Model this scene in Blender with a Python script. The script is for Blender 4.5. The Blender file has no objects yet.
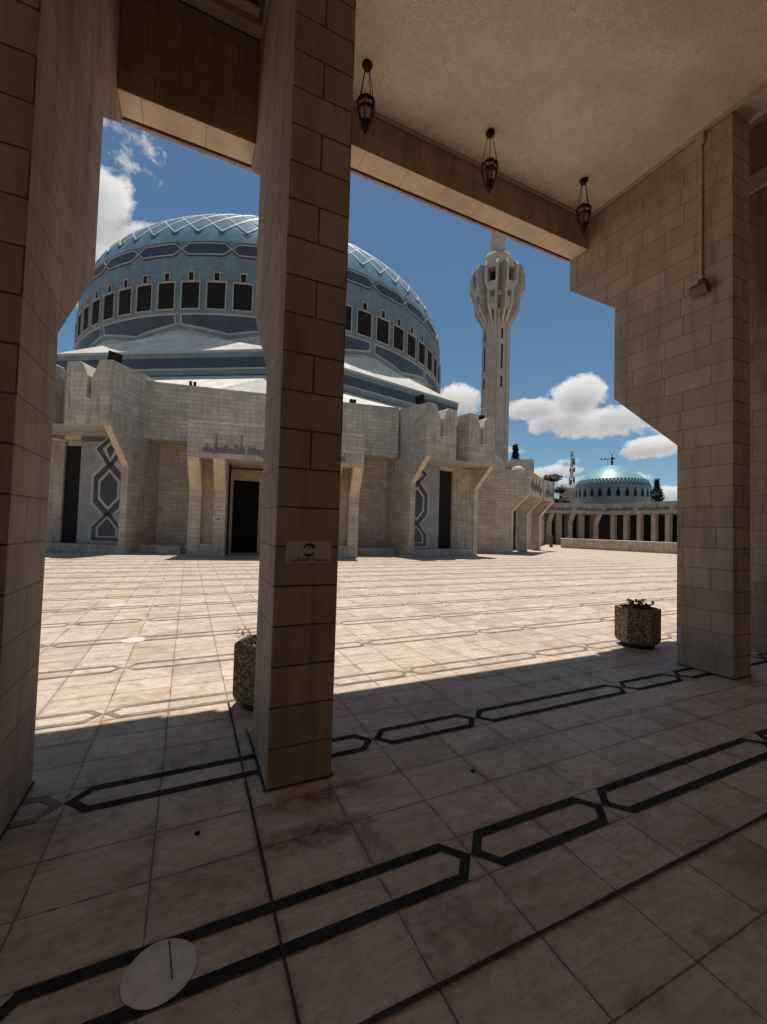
import bpy, bmesh, math, random
from mathutils import Vector, Matrix
random.seed(7)
R_=math.radians
sc=bpy.context.scene
COL=sc.collection
# ------------------------------------------------------------------ helpers
class MB:
    def __init__(s): s.v=[];s.f=[];s.m=[]
    def poly(s,pts,m=0):
        i=len(s.v); s.v+= [tuple(p) for p in pts]; s.f.append(list(range(i,i+len(pts)))); s.m.append(m)
    def grid(s,rows,m=0,closed=False):
        # rows: list of lists of points, shared vertices
        b=len(s.v);n=len(rows[0])
        for r in rows: s.v+=[tuple(p) for p in r]
        for i in range(len(rows)-1):
            for j in range(n if closed else n-1):
                k=(j+1)%n
                s.f.append([b+i*n+j,b+i*n+k,b+(i+1)*n+k,b+(i+1)*n+j]);s.m.append(m)
    def prism(s,pts,d,m=0,caps=True,mside=None):
        # pts: planar polygon (3d), extruded by vector d
        d=Vector(d);P=[Vector(p) for p in pts];n=len(P)
        nrm=Vector((0,0,0))
        for i in range(n): nrm+=P[i].cross(P[(i+1)%n])
        if nrm.dot(d)>0: P.reverse()
        b=len(s.v); s.v+=[tuple(p) for p in P]+[tuple(p+d) for p in P]
        if caps:
            s.f.append([b+i for i in range(n)]);s.m.append(m)
            s.f.append([b+n+i for i in reversed(range(n))]);s.m.append(m)
        for i in range(n):
            j=(i+1)%n
            s.f.append([b+i,b+n+i,b+n+j,b+j]);s.m.append(m if mside is None else mside)
    def box(s,x0,x1,y0,y1,z0,z1,m=0):
        s.prism([(x0,y0,z0),(x1,y0,z0),(x1,y1,z0),(x0,y1,z0)],(0,0,z1-z0),m)
    def obox(s,o,ex,ey,a0,a1,b0,b1,z0,z1,m=0):
        # oriented box: o 2d origin, ex, ey 2d axes
        P=[(o[0]+ex[0]*a+ey[0]*b,o[1]+ex[1]*a+ey[1]*b,z0) for a,b in((a0,b0),(a1,b0),(a1,b1),(a0,b1))]
        s.prism(P,(0,0,z1-z0),m)
    def tube(s,pts,r,n=8,m=0,caps=True):
        pts=[Vector(p) for p in pts]
        rr=r if isinstance(r,(list,tuple)) else [r]*len(pts)
        rows=[]
        for i,p in enumerate(pts):
            t=(pts[min(i+1,len(pts)-1)]-pts[max(i-1,0)]).normalized()
            a=t.orthogonal().normalized() if i==0 else (a-t*a.dot(t)).normalized()
            b=t.cross(a)
            rows.append([p+(a*math.cos(q*2*math.pi/n)+b*math.sin(q*2*math.pi/n))*rr[i] for q in range(n)])
        s.grid(rows,m,True)
        if caps:
            s.poly(list(reversed(rows[0])),m); s.poly(rows[-1],m)
    def lathe(s,c,prof,n=24,m=0,a0=0.0,sx=1.0):
        rows=[[(c[0]+r*math.cos(a0+2*math.pi*q/n),c[1]+r*math.sin(a0+2*math.pi*q/n),c[2]+z) for q in range(n)] for r,z in prof]
        s.grid(rows,m,True)
        if prof[0][0]>1e-4: s.poly(list(reversed(rows[0])),m)
        if prof[-1][0]>1e-4: s.poly(rows[-1],m)
    def build(s,name,mats,parent=None,org=(0,0,0),smooth=False,bevel=0,uvo=None,uvfn=None,keep=True):
        me=bpy.data.meshes.new(name)
        o=Vector(org)
        me.from_pydata([tuple(Vector(p)-o) for p in s.v],[],s.f)
        if not isinstance(mats,(list,tuple)): mats=[mats]
        for m in mats: me.materials.append(m)
        for p,mi in zip(me.polygons,s.m):
            p.material_index=mi; p.use_smooth=smooth
        me.update()
        uv=me.uv_layers.new(name='UVMap')
        uo=Vector(uvo) if uvo is not None else Vector((0,0,0))
        for p in me.polygons:
            nn=p.normal
            if abs(nn.z)<0.8:
                t=Vector((0,0,1)).cross(nn).normalized()
                # stable direction
                for li in p.loop_indices:
                    co=me.vertices[me.loops[li].vertex_index].co+o-uo
                    sl=1.0/max(.3,math.sqrt(max(0.0,1-nn.z*nn.z)))
                    uv.data[li].uv=(co.dot(t),co.z*sl if abs(nn.z)>.2 else co.z)
            else:
                for li in p.loop_indices:
                    co=me.vertices[me.loops[li].vertex_index].co+o-uo
                    uv.data[li].uv=(co.x,co.y)
        if uvfn: uvfn(me,uv,o)
        ob=bpy.data.objects.new(name,me); COL.objects.link(ob)
        if parent is not None:
            ob.parent=parent
        else: ob.location=o
        if bevel>0:
            b=ob.modifiers.new('bevel','BEVEL'); b.width=bevel; b.segments=2; b.limit_method='ANGLE'; b.angle_limit=R_(35)
        return ob
def tag(o,label=None,cat=None,group=None,kind=None):
    if label: o['label']=label
    if cat: o['category']=cat
    if group: o['group']=group
    if kind: o['kind']=kind
    return o
def thing(name,label,cat,loc,group=None,rz=0):
    o=bpy.data.objects.new(name,None); COL.objects.link(o); o.location=loc; o.rotation_euler=(0,0,rz); o.empty_display_size=.3
    return tag(o,label,cat,group)
def copy_tree(o,parent=None):
    c=o.copy(); COL.objects.link(c); c.parent=parent
    for ch in list(o.children): copy_tree(ch,c)
    return c
# ------------------------------------------------------------------ materials
def newmat(name):
    m=bpy.data.materials.new(name); m.use_nodes=True
    nt=m.node_tree; b=nt.nodes['Principled BSDF']
    return m,nt,b
def N(nt,t,**k):
    n=nt.nodes.new(t)
    for a,b in k.items(): setattr(n,a,b)
    return n
def ramp(nt,src,stops):
    r=N(nt,'ShaderNodeValToRGB'); e=r.color_ramp.elements
    while len(e)<len(stops): e.new(.5)
    for i,(p,c) in enumerate(stops):
        e[i].position=p; e[i].color=(*c,1) if len(c)==3 else c
    nt.links.new(src,r.inputs[0]); return r
def mixc(nt,fac,a,b,mode='MIX'):
    m=N(nt,'ShaderNodeMix',data_type='RGBA',blend_type=mode)
    if isinstance(fac,(int,float)): m.inputs[0].default_value=fac
    else: nt.links.new(fac,m.inputs[0])
    for i,x in ((6,a),(7,b)):
        if isinstance(x,tuple): m.inputs[i].default_value=(*x,1)
        else: nt.links.new(x,m.inputs[i])
    return m.outputs[2]
def math_(nt,op,a,b=None,c=None,clamp=False):
    m=N(nt,'ShaderNodeMath',operation=op,use_clamp=clamp)
    for i,x in enumerate((a,b,c)):
        if x is None: continue
        if isinstance(x,(int,float)): m.inputs[i].default_value=x
        else: nt.links.new(x,m.inputs[i])
    return m.outputs[0]
def noise(nt,vec,scale,detail=4,rough=.6,dist=0):
    n=N(nt,'ShaderNodeTexNoise'); n.inputs['Scale'].default_value=scale; n.inputs['Detail'].default_value=detail
    n.inputs['Roughness'].default_value=rough; n.inputs['Distortion'].default_value=dist
    if vec is not None: nt.links.new(vec,n.inputs['Vector'])
    return n.outputs[0]
def mapping(nt,vec,scale=(1,1,1),loc=(0,0,0)):
    m=N(nt,'ShaderNodeMapping'); m.inputs['Scale'].default_value=scale; m.inputs['Location'].default_value=loc
    nt.links.new(vec,m.inputs[0]); return m.outputs[0]
def stone(name,c1,c2,mortar,bw,rh,ms=.004,squash=1.0,var=.35,stain=.35,bump=.25,off=.5,rough=.8,stainc=(.16,.11,.075)):
    m,nt,b=newmat(name)
    tc=N(nt,'ShaderNodeTexCoord'); geo=N(nt,'ShaderNodeNewGeometry')
    # slightly wobble the joints
    wob=noise(nt,geo.outputs['Position'],9,2)
    w2=N(nt,'ShaderNodeVectorMath',operation='ADD')
    sc_=N(nt,'ShaderNodeVectorMath',operation='SCALE'); sc_.inputs['Scale'].default_value=.006
    cmb=N(nt,'ShaderNodeCombineXYZ'); nt.links.new(wob,cmb.inputs[0]); nt.links.new(wob,cmb.inputs[1])
    nt.links.new(cmb.outputs[0],sc_.inputs[0]); nt.links.new(tc.outputs['UV'],w2.inputs[0]); nt.links.new(sc_.outputs[0],w2.inputs[1])
    br=N(nt,'ShaderNodeTexBrick',offset=off,squash=squash,squash_frequency=3)
    nt.links.new(w2.outputs[0],br.inputs['Vector'])
    br.inputs['Color1'].default_value=(0,0,0,1); br.inputs['Color2'].default_value=(1,1,1,1); br.inputs['Mortar'].default_value=(.5,.5,.5,1)
    br.inputs['Scale'].default_value=1; br.inputs['Mortar Size'].default_value=ms; br.inputs['Mortar Smooth'].default_value=.25
    br.inputs['Bias'].default_value=0; br.inputs['Brick Width'].default_value=bw; br.inputs['Row Height'].default_value=rh
    pos=geo.outputs['Position']
    n1=noise(nt,pos,1.3,5,.62); n2=noise(nt,pos,28,6,.7); n3=noise(nt,mapping(nt,pos,(3.2,3.2,.45)),1.6,5,.65,.6)
    base=mixc(nt,br.outputs['Color'],c1,c2)
    dk=tuple(x*.72 for x in c1)
    base=mixc(nt,ramp(nt,n2,[(.3,(0,0,0)),(.75,(1,1,1))]).outputs[0],mixc(nt,var,base,dk),base)
    st=ramp(nt,n3,[(.47,(0,0,0)),(.68,(1,1,1))]).outputs[0]
    st=math_(nt,'MULTIPLY',st,stain)
    base=mixc(nt,st,base,stainc)
    n4=ramp(nt,n1,[(.3,(0.82,.8,.78)),(.7,(1.08,1.08,1.08))]).outputs[0]
    base=mixc(nt,1.0,base,n4,'MULTIPLY')
    col=mixc(nt,br.outputs['Fac'],base,mortar)
    nt.links.new(col,b.inputs['Base Color']); b.inputs['Roughness'].default_value=rough
    h=math_(nt,'SUBTRACT',math_(nt,'MULTIPLY',n2,.25),math_(nt,'MULTIPLY',br.outputs['Fac'],1.0))
    h=math_(nt,'ADD',h,math_(nt,'MULTIPLY',br.outputs['Color'],.12))
    bp=N(nt,'ShaderNodeBump'); bp.inputs['Strength'].default_value=bump; bp.inputs['Distance'].default_value=.012
    nt.links.new(h,bp.inputs['Height']); nt.links.new(bp.outputs[0],b.inputs['Normal'])
    return m
def plain(name,col,rough=.6,metal=0,nscale=12,nvar=.2,bump=0.0,spec=None):
    m,nt,b=newmat(name)
    geo=N(nt,'ShaderNodeNewGeometry'); n=noise(nt,geo.outputs['Position'],nscale,5,.65)
    c=mixc(nt,ramp(nt,n,[(.3,(0,0,0)),(.7,(1,1,1))]).outputs[0],tuple(x*(1-nvar) for x in col),tuple(min(1,x*(1+nvar*.5)) for x in col))
    nt.links.new(c,b.inputs['Base Color']); b.inputs['Roughness'].default_value=rough; b.inputs['Metallic'].default_value=metal
    if bump>0:
        bp=N(nt,'ShaderNodeBump'); bp.inputs['Strength'].default_value=bump; bp.inputs['Distance'].default_value=.01
        nt.links.new(n,bp.inputs['Height']); nt.links.new(bp.outputs[0],b.inputs['Normal'])
    return m
M={}
AC1=(.385,.295,.23); AC2=(.475,.37,.295); AMO=(.09,.055,.038)
M['arc_front']=stone('arcade_stone_front',AC1,AC2,AMO,.38,.229,.006,1.0,.4,.6,.5)
M['arc_side']=stone('arcade_stone_side',AC1,AC2,(.17,.115,.08),.50,.229,.0045,.75,.4,.5,.4,off=.42)
M['soffit']=stone('soffit_stone',(.62,.49,.35),(.70,.56,.41),(.3,.2,.13),.55,3.0,.004,1,.2,.2,.2)  # paler than the beam stone: light bounced off the court put into the colour
MS1=(.49,.42,.345); MS2=(.67,.59,.49)
M['mos']=stone('mosque_stone',MS1,MS2,(.33,.27,.21),.60,.20,.012,.8,.3,.5,.3,stainc=(.32,.235,.16))
M['mos_dirty']=stone('mosque_stone_weathered',MS1,MS2,(.34,.28,.22),.55,.20,.010,.8,.4,.8,.3,stainc=(.28,.195,.125))
M['smooth_stone']=plain('dressed_stone',(.62,.50,.35),.75,0,3,.25,.1)
M['roof_stone']=stone('roof_paving_stone',(.70,.64,.56),(.85,.80,.72),(.50,.44,.37),.9,.55,.01,.8,.15,.15,.1,stainc=(.4,.3,.2))
M['grey_stone']=plain('grey_drum_stone',(.42,.385,.36),.8,0,2,.12,.05)
M['minaret']=plain('minaret_stone',(.43,.36,.30),.85,0,1.6,.22,.1)
M['plaster']=None
def plaster():
    m,nt,b=newmat('rough_cast_plaster')
    geo=N(nt,'ShaderNodeNewGeometry'); p=geo.outputs['Position']
    n1=noise(nt,p,75,3,.6); n2=noise(nt,mapping(nt,p,(1,1.6,1)),1.1,5,.65,.5); n3=noise(nt,p,9,4,.7)
    c=mixc(nt,ramp(nt,n2,[(.3,(0,0,0)),(.72,(1,1,1))]).outputs[0],(.64,.55,.45),(.84,.75,.64))
    c=mixc(nt,ramp(nt,n1,[(.30,(.7,.7,.7)),(.5,(0,0,0))]).outputs[0],c,(.44,.34,.24))
    c=mixc(nt,math_(nt,'MULTIPLY',ramp(nt,n3,[(.5,(0,0,0)),(.75,(1,1,1))]).outputs[0],.25),c,(.25,.2,.16))
    nt.links.new(c,b.inputs['Base Color']); b.inputs['Roughness'].default_value=.95
    bp=N(nt,'ShaderNodeBump'); bp.inputs['Strength'].default_value=.9; bp.inputs['Distance'].default_value=.012
    nt.links.new(n1,bp.inputs['Height']); nt.links.new(bp.outputs[0],b.inputs['Normal'])
    return m
M['plaster']=plaster()
M['plaster_plain']=plain('painted_plaster',(.50,.41,.32),.9,0,3,.15,.1)
def floor_mat():
    m,nt,b=newmat('plaza_paving')
    geo=N(nt,'ShaderNodeNewGeometry'); p=geo.outputs['Position']
    sep=N(nt,'ShaderNodeSeparateXYZ'); nt.links.new(p,sep.inputs[0]); X,Y=sep.outputs[0],sep.outputs[1]
    wob=math_(nt,'MULTIPLY',math_(nt,'SUBTRACT',noise(nt,p,6,2),.5),.008)
    xs=math_(nt,'DIVIDE',math_(nt,'ADD',math_(nt,'SUBTRACT',X,.36-44.3),wob),.443)
    yy=math_(nt,'DIVIDE',math_(nt,'ADD',math_(nt,'SUBTRACT',Y,1.477-112.0),wob),1.12)
    per=math_(nt,'FLOOR',yy); fy=math_(nt,'MULTIPLY',math_(nt,'FRACT',yy),1.12)
    inband=math_(nt,'LESS_THAN',fy,.235)
    ft=math_(nt,'DIVIDE',math_(nt,'SUBTRACT',fy,.235),.295)
    row=math_(nt,'FLOOR',ft); fr=math_(nt,'FRACT',ft)
    # distance to y joint in metres
    dyt=math_(nt,'MULTIPLY',math_(nt,'MINIMUM',fr,math_(nt,'SUBTRACT',1,fr)),.295)
    dyb=math_(nt,'MINIMUM',fy,math_(nt,'SUBTRACT',.235,fy))
    dy=math_(nt,'ABSOLUTE',math_(nt,'ADD',math_(nt,'MULTIPLY',inband,dyb),math_(nt,'MULTIPLY',math_(nt,'SUBTRACT',1,inband),dyt)))
    fx=math_(nt,'FRACT',xs); dx=math_(nt,'MULTIPLY',math_(nt,'MINIMUM',fx,math_(nt,'SUBTRACT',1,fx)),.443)
    cell=N(nt,'ShaderNodeCombineXYZ'); nt.links.new(math_(nt,'FLOOR',xs),cell.inputs[0])
    nt.links.new(math_(nt,'ADD',math_(nt,'MULTIPLY',per,5),math_(nt,'ADD',row,math_(nt,'MULTIPLY',inband,-1))),cell.inputs[1])
    wn=N(nt,'ShaderNodeTexWhiteNoise',noise_dimensions='2D'); nt.links.new(cell.outputs[0],wn.inputs[0])
    tone=wn.outputs['Value']
    # every tile takes its own piece of veined stone
    offv=N(nt,'ShaderNodeVectorMath',operation='MULTIPLY_ADD'); nt.links.new(wn.outputs['Color'],offv.inputs[0]); offv.inputs[1].default_value=(40,40,40); nt.links.new(p,offv.inputs[2])
    v1=noise(nt,mapping(nt,offv.outputs[0],(1.0,6,1)),3.6,8,.72,1.4); v2=noise(nt,offv.outputs[0],22,6,.72); big=noise(nt,p,.55,5,.6); mid=noise(nt,p,3.3,6,.7,.8)
    c=mixc(nt,ramp(nt,v1,[(.33,(0,0,0)),(.68,(1,1,1))]).outputs[0],(.47,.378,.295),(.69,.59,.485))
    c=mixc(nt,1.0,c,ramp(nt,tone,[(0,(.84,.81,.78)),(.3,(.97,.96,.95)),(1,(1.07,1.07,1.07))]).outputs[0],'MULTIPLY')
    c=mixc(nt,math_(nt,'MULTIPLY',ramp(nt,v2,[(.50,(0,0,0)),(.68,(1,1,1))]).outputs[0],.5),c,(.33,.22,.15))
    c=mixc(nt,math_(nt,'MULTIPLY',ramp(nt,mid,[(.50,(0,0,0)),(.70,(1,1,1))]).outputs[0],.6),c,(.30,.19,.12))
    c=mixc(nt,1.0,c,ramp(nt,big,[(.3,(.84,.82,.8)),(.7,(1.06,1.06,1.06))]).outputs[0],'MULTIPLY')
    blot=noise(nt,mapping(nt,p,(1.0,2.2,1)),1.9,9,.74,1.2)
    c=mixc(nt,math_(nt,'MULTIPLY',ramp(nt,blot,[(.50,(0,0,0)),(.60,(1,1,1))]).outputs[0],.5),c,(.36,.25,.17))
    wht=noise(nt,mapping(nt,p,(1.0,3.0,1),(7,3,0)),2.6,8,.72,.8)
    c=mixc(nt,math_(nt,'MULTIPLY',ramp(nt,wht,[(.56,(0,0,0)),(.66,(1,1,1))]).outputs[0],.35),c,(.80,.72,.62))
    crk=N(nt,'ShaderNodeTexVoronoi',feature='DISTANCE_TO_EDGE'); crk.inputs['Scale'].default_value=2.1
    cw=N(nt,'ShaderNodeVectorMath',operation='ADD'); nt.links.new(p,cw.inputs[0]); cn=N(nt,'ShaderNodeTexNoise'); cn.inputs['Scale'].default_value=5; nt.links.new(p,cn.inputs['Vector']); nt.links.new(cn.outputs['Color'],cw.inputs[1]); nt.links.new(cw.outputs[0],crk.inputs['Vector'])
    ck=math_(nt,'MULTIPLY',math_(nt,'LESS_THAN',crk.outputs['Distance'],.006),ramp(nt,big,[(.50,(0,0,0)),(.58,(1,1,1))]).outputs[0])
    c=mixc(nt,math_(nt,'MULTIPLY',ck,.6),c,(.14,.09,.06))
    d=math_(nt,'MINIMUM',dx,dy)
    jn=noise(nt,p,18,3)
    jw=math_(nt,'MULTIPLY',ramp(nt,jn,[(.3,(.25,.25,.25)),(.7,(1,1,1))]).outputs[0],.0055)
    joint=math_(nt,'LESS_THAN',d,jw)
    soft=ramp(nt,math_(nt,'DIVIDE',d,.03),[(0,(1,1,1)),(1,(0,0,0))]).outputs[0]
    c=mixc(nt,math_(nt,'MULTIPLY',math_(nt,'MULTIPLY',soft,ramp(nt,mid,[(.4,(0,0,0)),(.62,(1,1,1))]).outputs[0]),.5),c,(.2,.115,.065))
    c=mixc(nt,math_(nt,'MULTIPLY',joint,.85),c,(.12,.075,.05))
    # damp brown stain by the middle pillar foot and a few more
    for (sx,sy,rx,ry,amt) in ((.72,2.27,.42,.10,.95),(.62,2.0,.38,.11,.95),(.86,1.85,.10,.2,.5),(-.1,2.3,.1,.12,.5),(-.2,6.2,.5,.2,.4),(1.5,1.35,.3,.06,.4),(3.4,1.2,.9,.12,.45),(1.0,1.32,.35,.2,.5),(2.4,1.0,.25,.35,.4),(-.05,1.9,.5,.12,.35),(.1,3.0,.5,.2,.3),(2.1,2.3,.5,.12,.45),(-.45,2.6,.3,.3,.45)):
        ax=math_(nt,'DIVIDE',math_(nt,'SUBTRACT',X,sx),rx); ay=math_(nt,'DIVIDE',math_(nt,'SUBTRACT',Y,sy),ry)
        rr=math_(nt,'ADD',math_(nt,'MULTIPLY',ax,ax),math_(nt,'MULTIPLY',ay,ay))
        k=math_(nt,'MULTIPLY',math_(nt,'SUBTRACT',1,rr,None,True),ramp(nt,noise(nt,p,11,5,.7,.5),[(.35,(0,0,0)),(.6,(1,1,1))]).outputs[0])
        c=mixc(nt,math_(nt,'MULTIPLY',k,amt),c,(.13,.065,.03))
    nt.links.new(c,b.inputs['Base Color'])
    rgh=ramp(nt,v2,[(.2,(.48,.48,.48)),(.8,(.7,.7,.7))]).outputs[0]
    nt.links.new(rgh,b.inputs['Roughness'])
    h=math_(nt,'SUBTRACT',math_(nt,'ADD',math_(nt,'MULTIPLY',v1,.5),math_(nt,'ADD',math_(nt,'MULTIPLY',v2,.25),math_(nt,'MULTIPLY',tone,.25))),math_(nt,'MULTIPLY',joint,.9))
    bp=N(nt,'ShaderNodeBump'); bp.inputs['Strength'].default_value=.45; bp.inputs['Distance'].default_value=.008
    nt.links.new(h,bp.inputs['Height']); nt.links.new(bp.outputs[0],b.inputs['Normal'])
    return m
M['floor']=floor_mat()
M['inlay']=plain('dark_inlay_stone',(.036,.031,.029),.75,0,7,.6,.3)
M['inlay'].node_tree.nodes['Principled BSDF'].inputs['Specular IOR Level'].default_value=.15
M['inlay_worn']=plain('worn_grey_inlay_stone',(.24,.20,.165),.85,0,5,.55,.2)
M['joint']=plain('open_joint_grime',(.055,.04,.03),.95,0,25,.4)
M['whitedisc']=plain('pale_disc_stone',(.64,.59,.55),.65,0,14,.22,.2)
M['tile']=plain('blue_grey_dome_tile',(.155,.215,.235),.42,0,1.2,.16)
M['tile_top']=plain('turquoise_dome_tile',(.165,.27,.32),.3,0,1.0,.2)
M['tile_dark']=plain('dark_blue_dome_tile',(.050,.062,.085),.45,0,2.0,.2)
M['line']=plain('pale_dome_line',(.38,.35,.32),.6,0,4,.15)
M['rib']=plain('white_dome_rib',(.62,.63,.62),.5,0,4,.12)
M['green']=plain('green_blue_dome_skin',(.19,.40,.40),.42,0,2.0,.15)
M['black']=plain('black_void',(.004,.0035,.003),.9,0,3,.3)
M['dark']=plain('dark_metal',(.022,.018,.016),.55,.6,30,.3)
M['iron']=plain('aged_bronze_lantern',(.035,.022,.015),.5,.7,60,.4,.2)
M['lampglass']=None
def glass(name,col,rough=.25,alpha=.5):
    m,nt,b=newmat(name); b.inputs['Base Color'].default_value=(*col,1); b.inputs['Roughness'].default_value=rough
    b.inputs['Transmission Weight'].default_value=alpha; return m
M['lampglass']=glass('amber_lamp_glass',(.25,.13,.06),.3,.5)
M['lens']=glass('floodlight_lens',(.12,.10,.085),.12,.3)
M['metal_tan']=plain('painted_conduit',(.50,.39,.30),.5,.1,20,.15)
M['metal_brown']=plain('brown_floodlight_housing',(.09,.06,.045),.45,.4,20,.25)
M['sign']=plain('clear_plastic_plate',(.52,.46,.43),.35,0,20,.1)
M['signtext']=plain('black_sign_print',(.015,.013,.013),.6,0,20,.1)
def aggregate():
    m,nt,b=newmat('exposed_aggregate_concrete')
    geo=N(nt,'ShaderNodeNewGeometry'); v=N(nt,'ShaderNodeTexVoronoi'); v.inputs['Scale'].default_value=75; nt.links.new(geo.outputs['Position'],v.inputs['Vector'])
    v2=N(nt,'ShaderNodeTexVoronoi'); v2.inputs['Scale'].default_value=38; nt.links.new(geo.outputs['Position'],v2.inputs['Vector'])
    sh=N(nt,'ShaderNodeSeparateColor'); nt.links.new(v.outputs['Color'],sh.inputs[0])
    c=ramp(nt,sh.outputs[0],[(0,(.22,.145,.085)),(.35,(.34,.235,.145)),(.7,(.43,.31,.20)),(1,(.54,.42,.29))]).outputs[0]
    c=mixc(nt,ramp(nt,v2.outputs['Distance'],[(.3,(0,0,0)),(.62,(1,1,1))]).outputs[0],c,(.12,.075,.045))
    nt.links.new(c,b.inputs['Base Color']); b.inputs['Roughness'].default_value=.85
    bp=N(nt,'ShaderNodeBump'); bp.inputs['Strength'].default_value=.8; bp.inputs['Distance'].default_value=.01; bp.invert=True
    nt.links.new(v.outputs['Distance'],bp.inputs['Height']); nt.links.new(bp.outputs[0],b.inputs['Normal']); return m
M['agg']=aggregate()
M['scratch']=plain('disc_scratch',(.16,.13,.115),.8,0,30,.3)
M['soil']=plain('dry_soil',(.12,.08,.05),.95,0,60,.5,.5)
M['leaf_red']=plain('red_brown_leaf',(.13,.045,.04),.6,0,30,.4)
M['leaf_green']=plain('dull_green_leaf',(.07,.085,.035),.6,0,30,.4)
M['straw']=plain('dry_twig',(.2,.15,.09),.8,0,30,.3)
M['pine']=plain('dark_evergreen_foliage',(.035,.05,.028),.8,0,6,.5)
M['bark']=plain('tree_bark',(.10,.07,.05),.9,0,12,.4,.4)
def mosaic():
    m,nt,b=newmat('grey_mosaic_marble')
    geo=N(nt,'ShaderNodeNewGeometry'); n=noise(nt,geo.outputs['Position'],2.2,7,.7,.6); n2=noise(nt,geo.outputs['Position'],40,3,.6)
    c=mixc(nt,ramp(nt,n,[(.38,(0,0,0)),(.62,(1,1,1))]).outputs[0],(.22,.205,.20),(.32,.30,.29))
    c=mixc(nt,math_(nt,'MULTIPLY',ramp(nt,n2,[(.55,(0,0,0)),(.7,(1,1,1))]).outputs[0],.4),c,(.12,.15,.19))
    nt.links.new(c,b.inputs['Base Color']); b.inputs['Roughness'].default_value=.4; return m
M['mosaic']=mosaic()
M['mos_dark']=plain('charcoal_marble',(.035,.038,.046),.4,0,25,.4)
M['mos_line']=plain('cream_marble_line',(.46,.395,.345),.55,0,10,.15)
def grille():
    m,nt,b=newmat('carved_window_grille')
    tc=N(nt,'ShaderNodeTexCoord'); v=N(nt,'ShaderNodeTexVoronoi',feature='DISTANCE_TO_EDGE'); v.inputs['Scale'].default_value=4.2; v.inputs['Randomness'].default_value=.35
    nt.links.new(tc.outputs['UV'],v.inputs['Vector'])
    c=ramp(nt,v.outputs['Distance'],[(.05,(.075,.05,.042)),(.12,(.010,.008,.008))]).outputs[0]
    nt.links.new(c,b.inputs['Base Color']); b.inputs['Roughness'].default_value=.7; return m
M['grille']=grille()
M['conc_grey']=plain('grey_script_relief',(.20,.195,.20),.7,0,8,.2)
M['wood']=plain('brown_wood',(.13,.06,.035),.6,0,8,.3)
M['far_stone']=stone('far_colonnade_stone',(.44,.37,.30),(.54,.465,.38),(.32,.26,.2),.7,.3,.012,.8,.25,.25,.2)

def tileize(m,sc):
    nt=m.node_tree; b=nt.nodes['Principled BSDF']; l=b.inputs['Base Color'].links[0]; src=l.from_socket
    geo=N(nt,'ShaderNodeNewGeometry'); v=N(nt,'ShaderNodeTexVoronoi'); v.inputs['Scale'].default_value=sc; nt.links.new(geo.outputs['Position'],v.inputs['Vector'])
    sp=N(nt,'ShaderNodeSeparateColor'); nt.links.new(v.outputs['Color'],sp.inputs[0])
    st=noise(nt,mapping(nt,geo.outputs['Position'],(1,1,.18)),1.1,6,.7)
    c=mixc(nt,1.0,src,ramp(nt,sp.outputs[0],[(0,(.88,.90,.92)),(1,(1.10,1.09,1.07))]).outputs[0],'MULTIPLY')
    c=mixc(nt,1.0,c,ramp(nt,st,[(.35,(.84,.85,.86)),(.65,(1.08,1.07,1.05))]).outputs[0],'MULTIPLY')
    nt.links.new(c,b.inputs['Base Color'])
for k,q in (('tile',6),('tile_top',6),('tile_dark',6),('green',5)): tileize(M[k],q)
# ------------------------------------------------------------------ plaza
def ground():
    mb=MB(); S=420
    mb.poly([(-S,-S,0),(S,-S,0),(S,S,0),(-S,S,0)])
    tag(mb.build('plaza_ground',M['floor']),kind='structure',label='cream stone paved plaza running into the shade of the arcade')
ground()
def hexring(mb,x0,x1,yc,h=.114,w=.046,tip=.10,z=.0035,z1=.0085):
    g=.001; x0+=g; x1-=g
    o=[(x0,yc),(x0+tip,yc+h),(x1-tip,yc+h),(x1,yc),(x1-tip,yc-h),(x0+tip,yc-h)]
    t2=tip*(h-w)/h; s=w*1.25
    i=[(x0+s,yc),(x0+s+t2,yc+h-w),(x1-s-t2,yc+h-w),(x1-s,yc),(x1-s-t2,yc-h+w),(x0+s+t2,yc-h+w)]
    for k in range(6):
        j=(k+1)%6
        mb.poly([(*o[j],z),(*o[k],z),(*i[k],z),(*i[j],z)])
def inlays():
    near=MB(); far=MB()
    for b in range(-4,26):
        yc=1.594+1.12*b
        if yc>29: break
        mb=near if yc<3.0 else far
        k=-8
        x=-.53-2.66*8
        lim=19 if yc>12 else 24
        while x<lim:
            for L in (1.772,.888):
                a,c=x,x+L; x=c
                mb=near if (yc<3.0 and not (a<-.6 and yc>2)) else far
                # keep clear of the mosque front
                fy=20.0-(.174*(a))
                if yc>16.0+ (0 if a<-3 else 0) : 
                    if yc>20.3-.17*max(a,0) : continue
                hexring(mb,a,c,yc)
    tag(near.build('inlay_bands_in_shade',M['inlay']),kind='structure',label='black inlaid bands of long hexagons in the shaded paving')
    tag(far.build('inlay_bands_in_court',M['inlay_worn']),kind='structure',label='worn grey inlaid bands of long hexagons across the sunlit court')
    j=MB()
    def strip(a,b,w,z=.0080):
        a=Vector((*a,z)); b=Vector((*b,z)); t=(b-a).normalized(); n=Vector((-t.y,t.x,0))*w/2
        k=max(2,int((b-a).length/.25)); rows=[]
        for i in range(k+1):
            p=a.lerp(b,i/k); q=1+.25*math.sin(i*2.7)+.2*math.sin(i*1.3)
            rows.append([p-n*q,p+n*q])
        j.grid(list(reversed(rows)))
    strip((.36,-2),(.36,3.7),.013)
    strip((.37,1.182),(9.5,1.182),.016,.0085)
    tag(j.build('open_paving_joints',M['joint']),kind='structure',label='dark open movement joints between paving slabs')
inlays()
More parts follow.
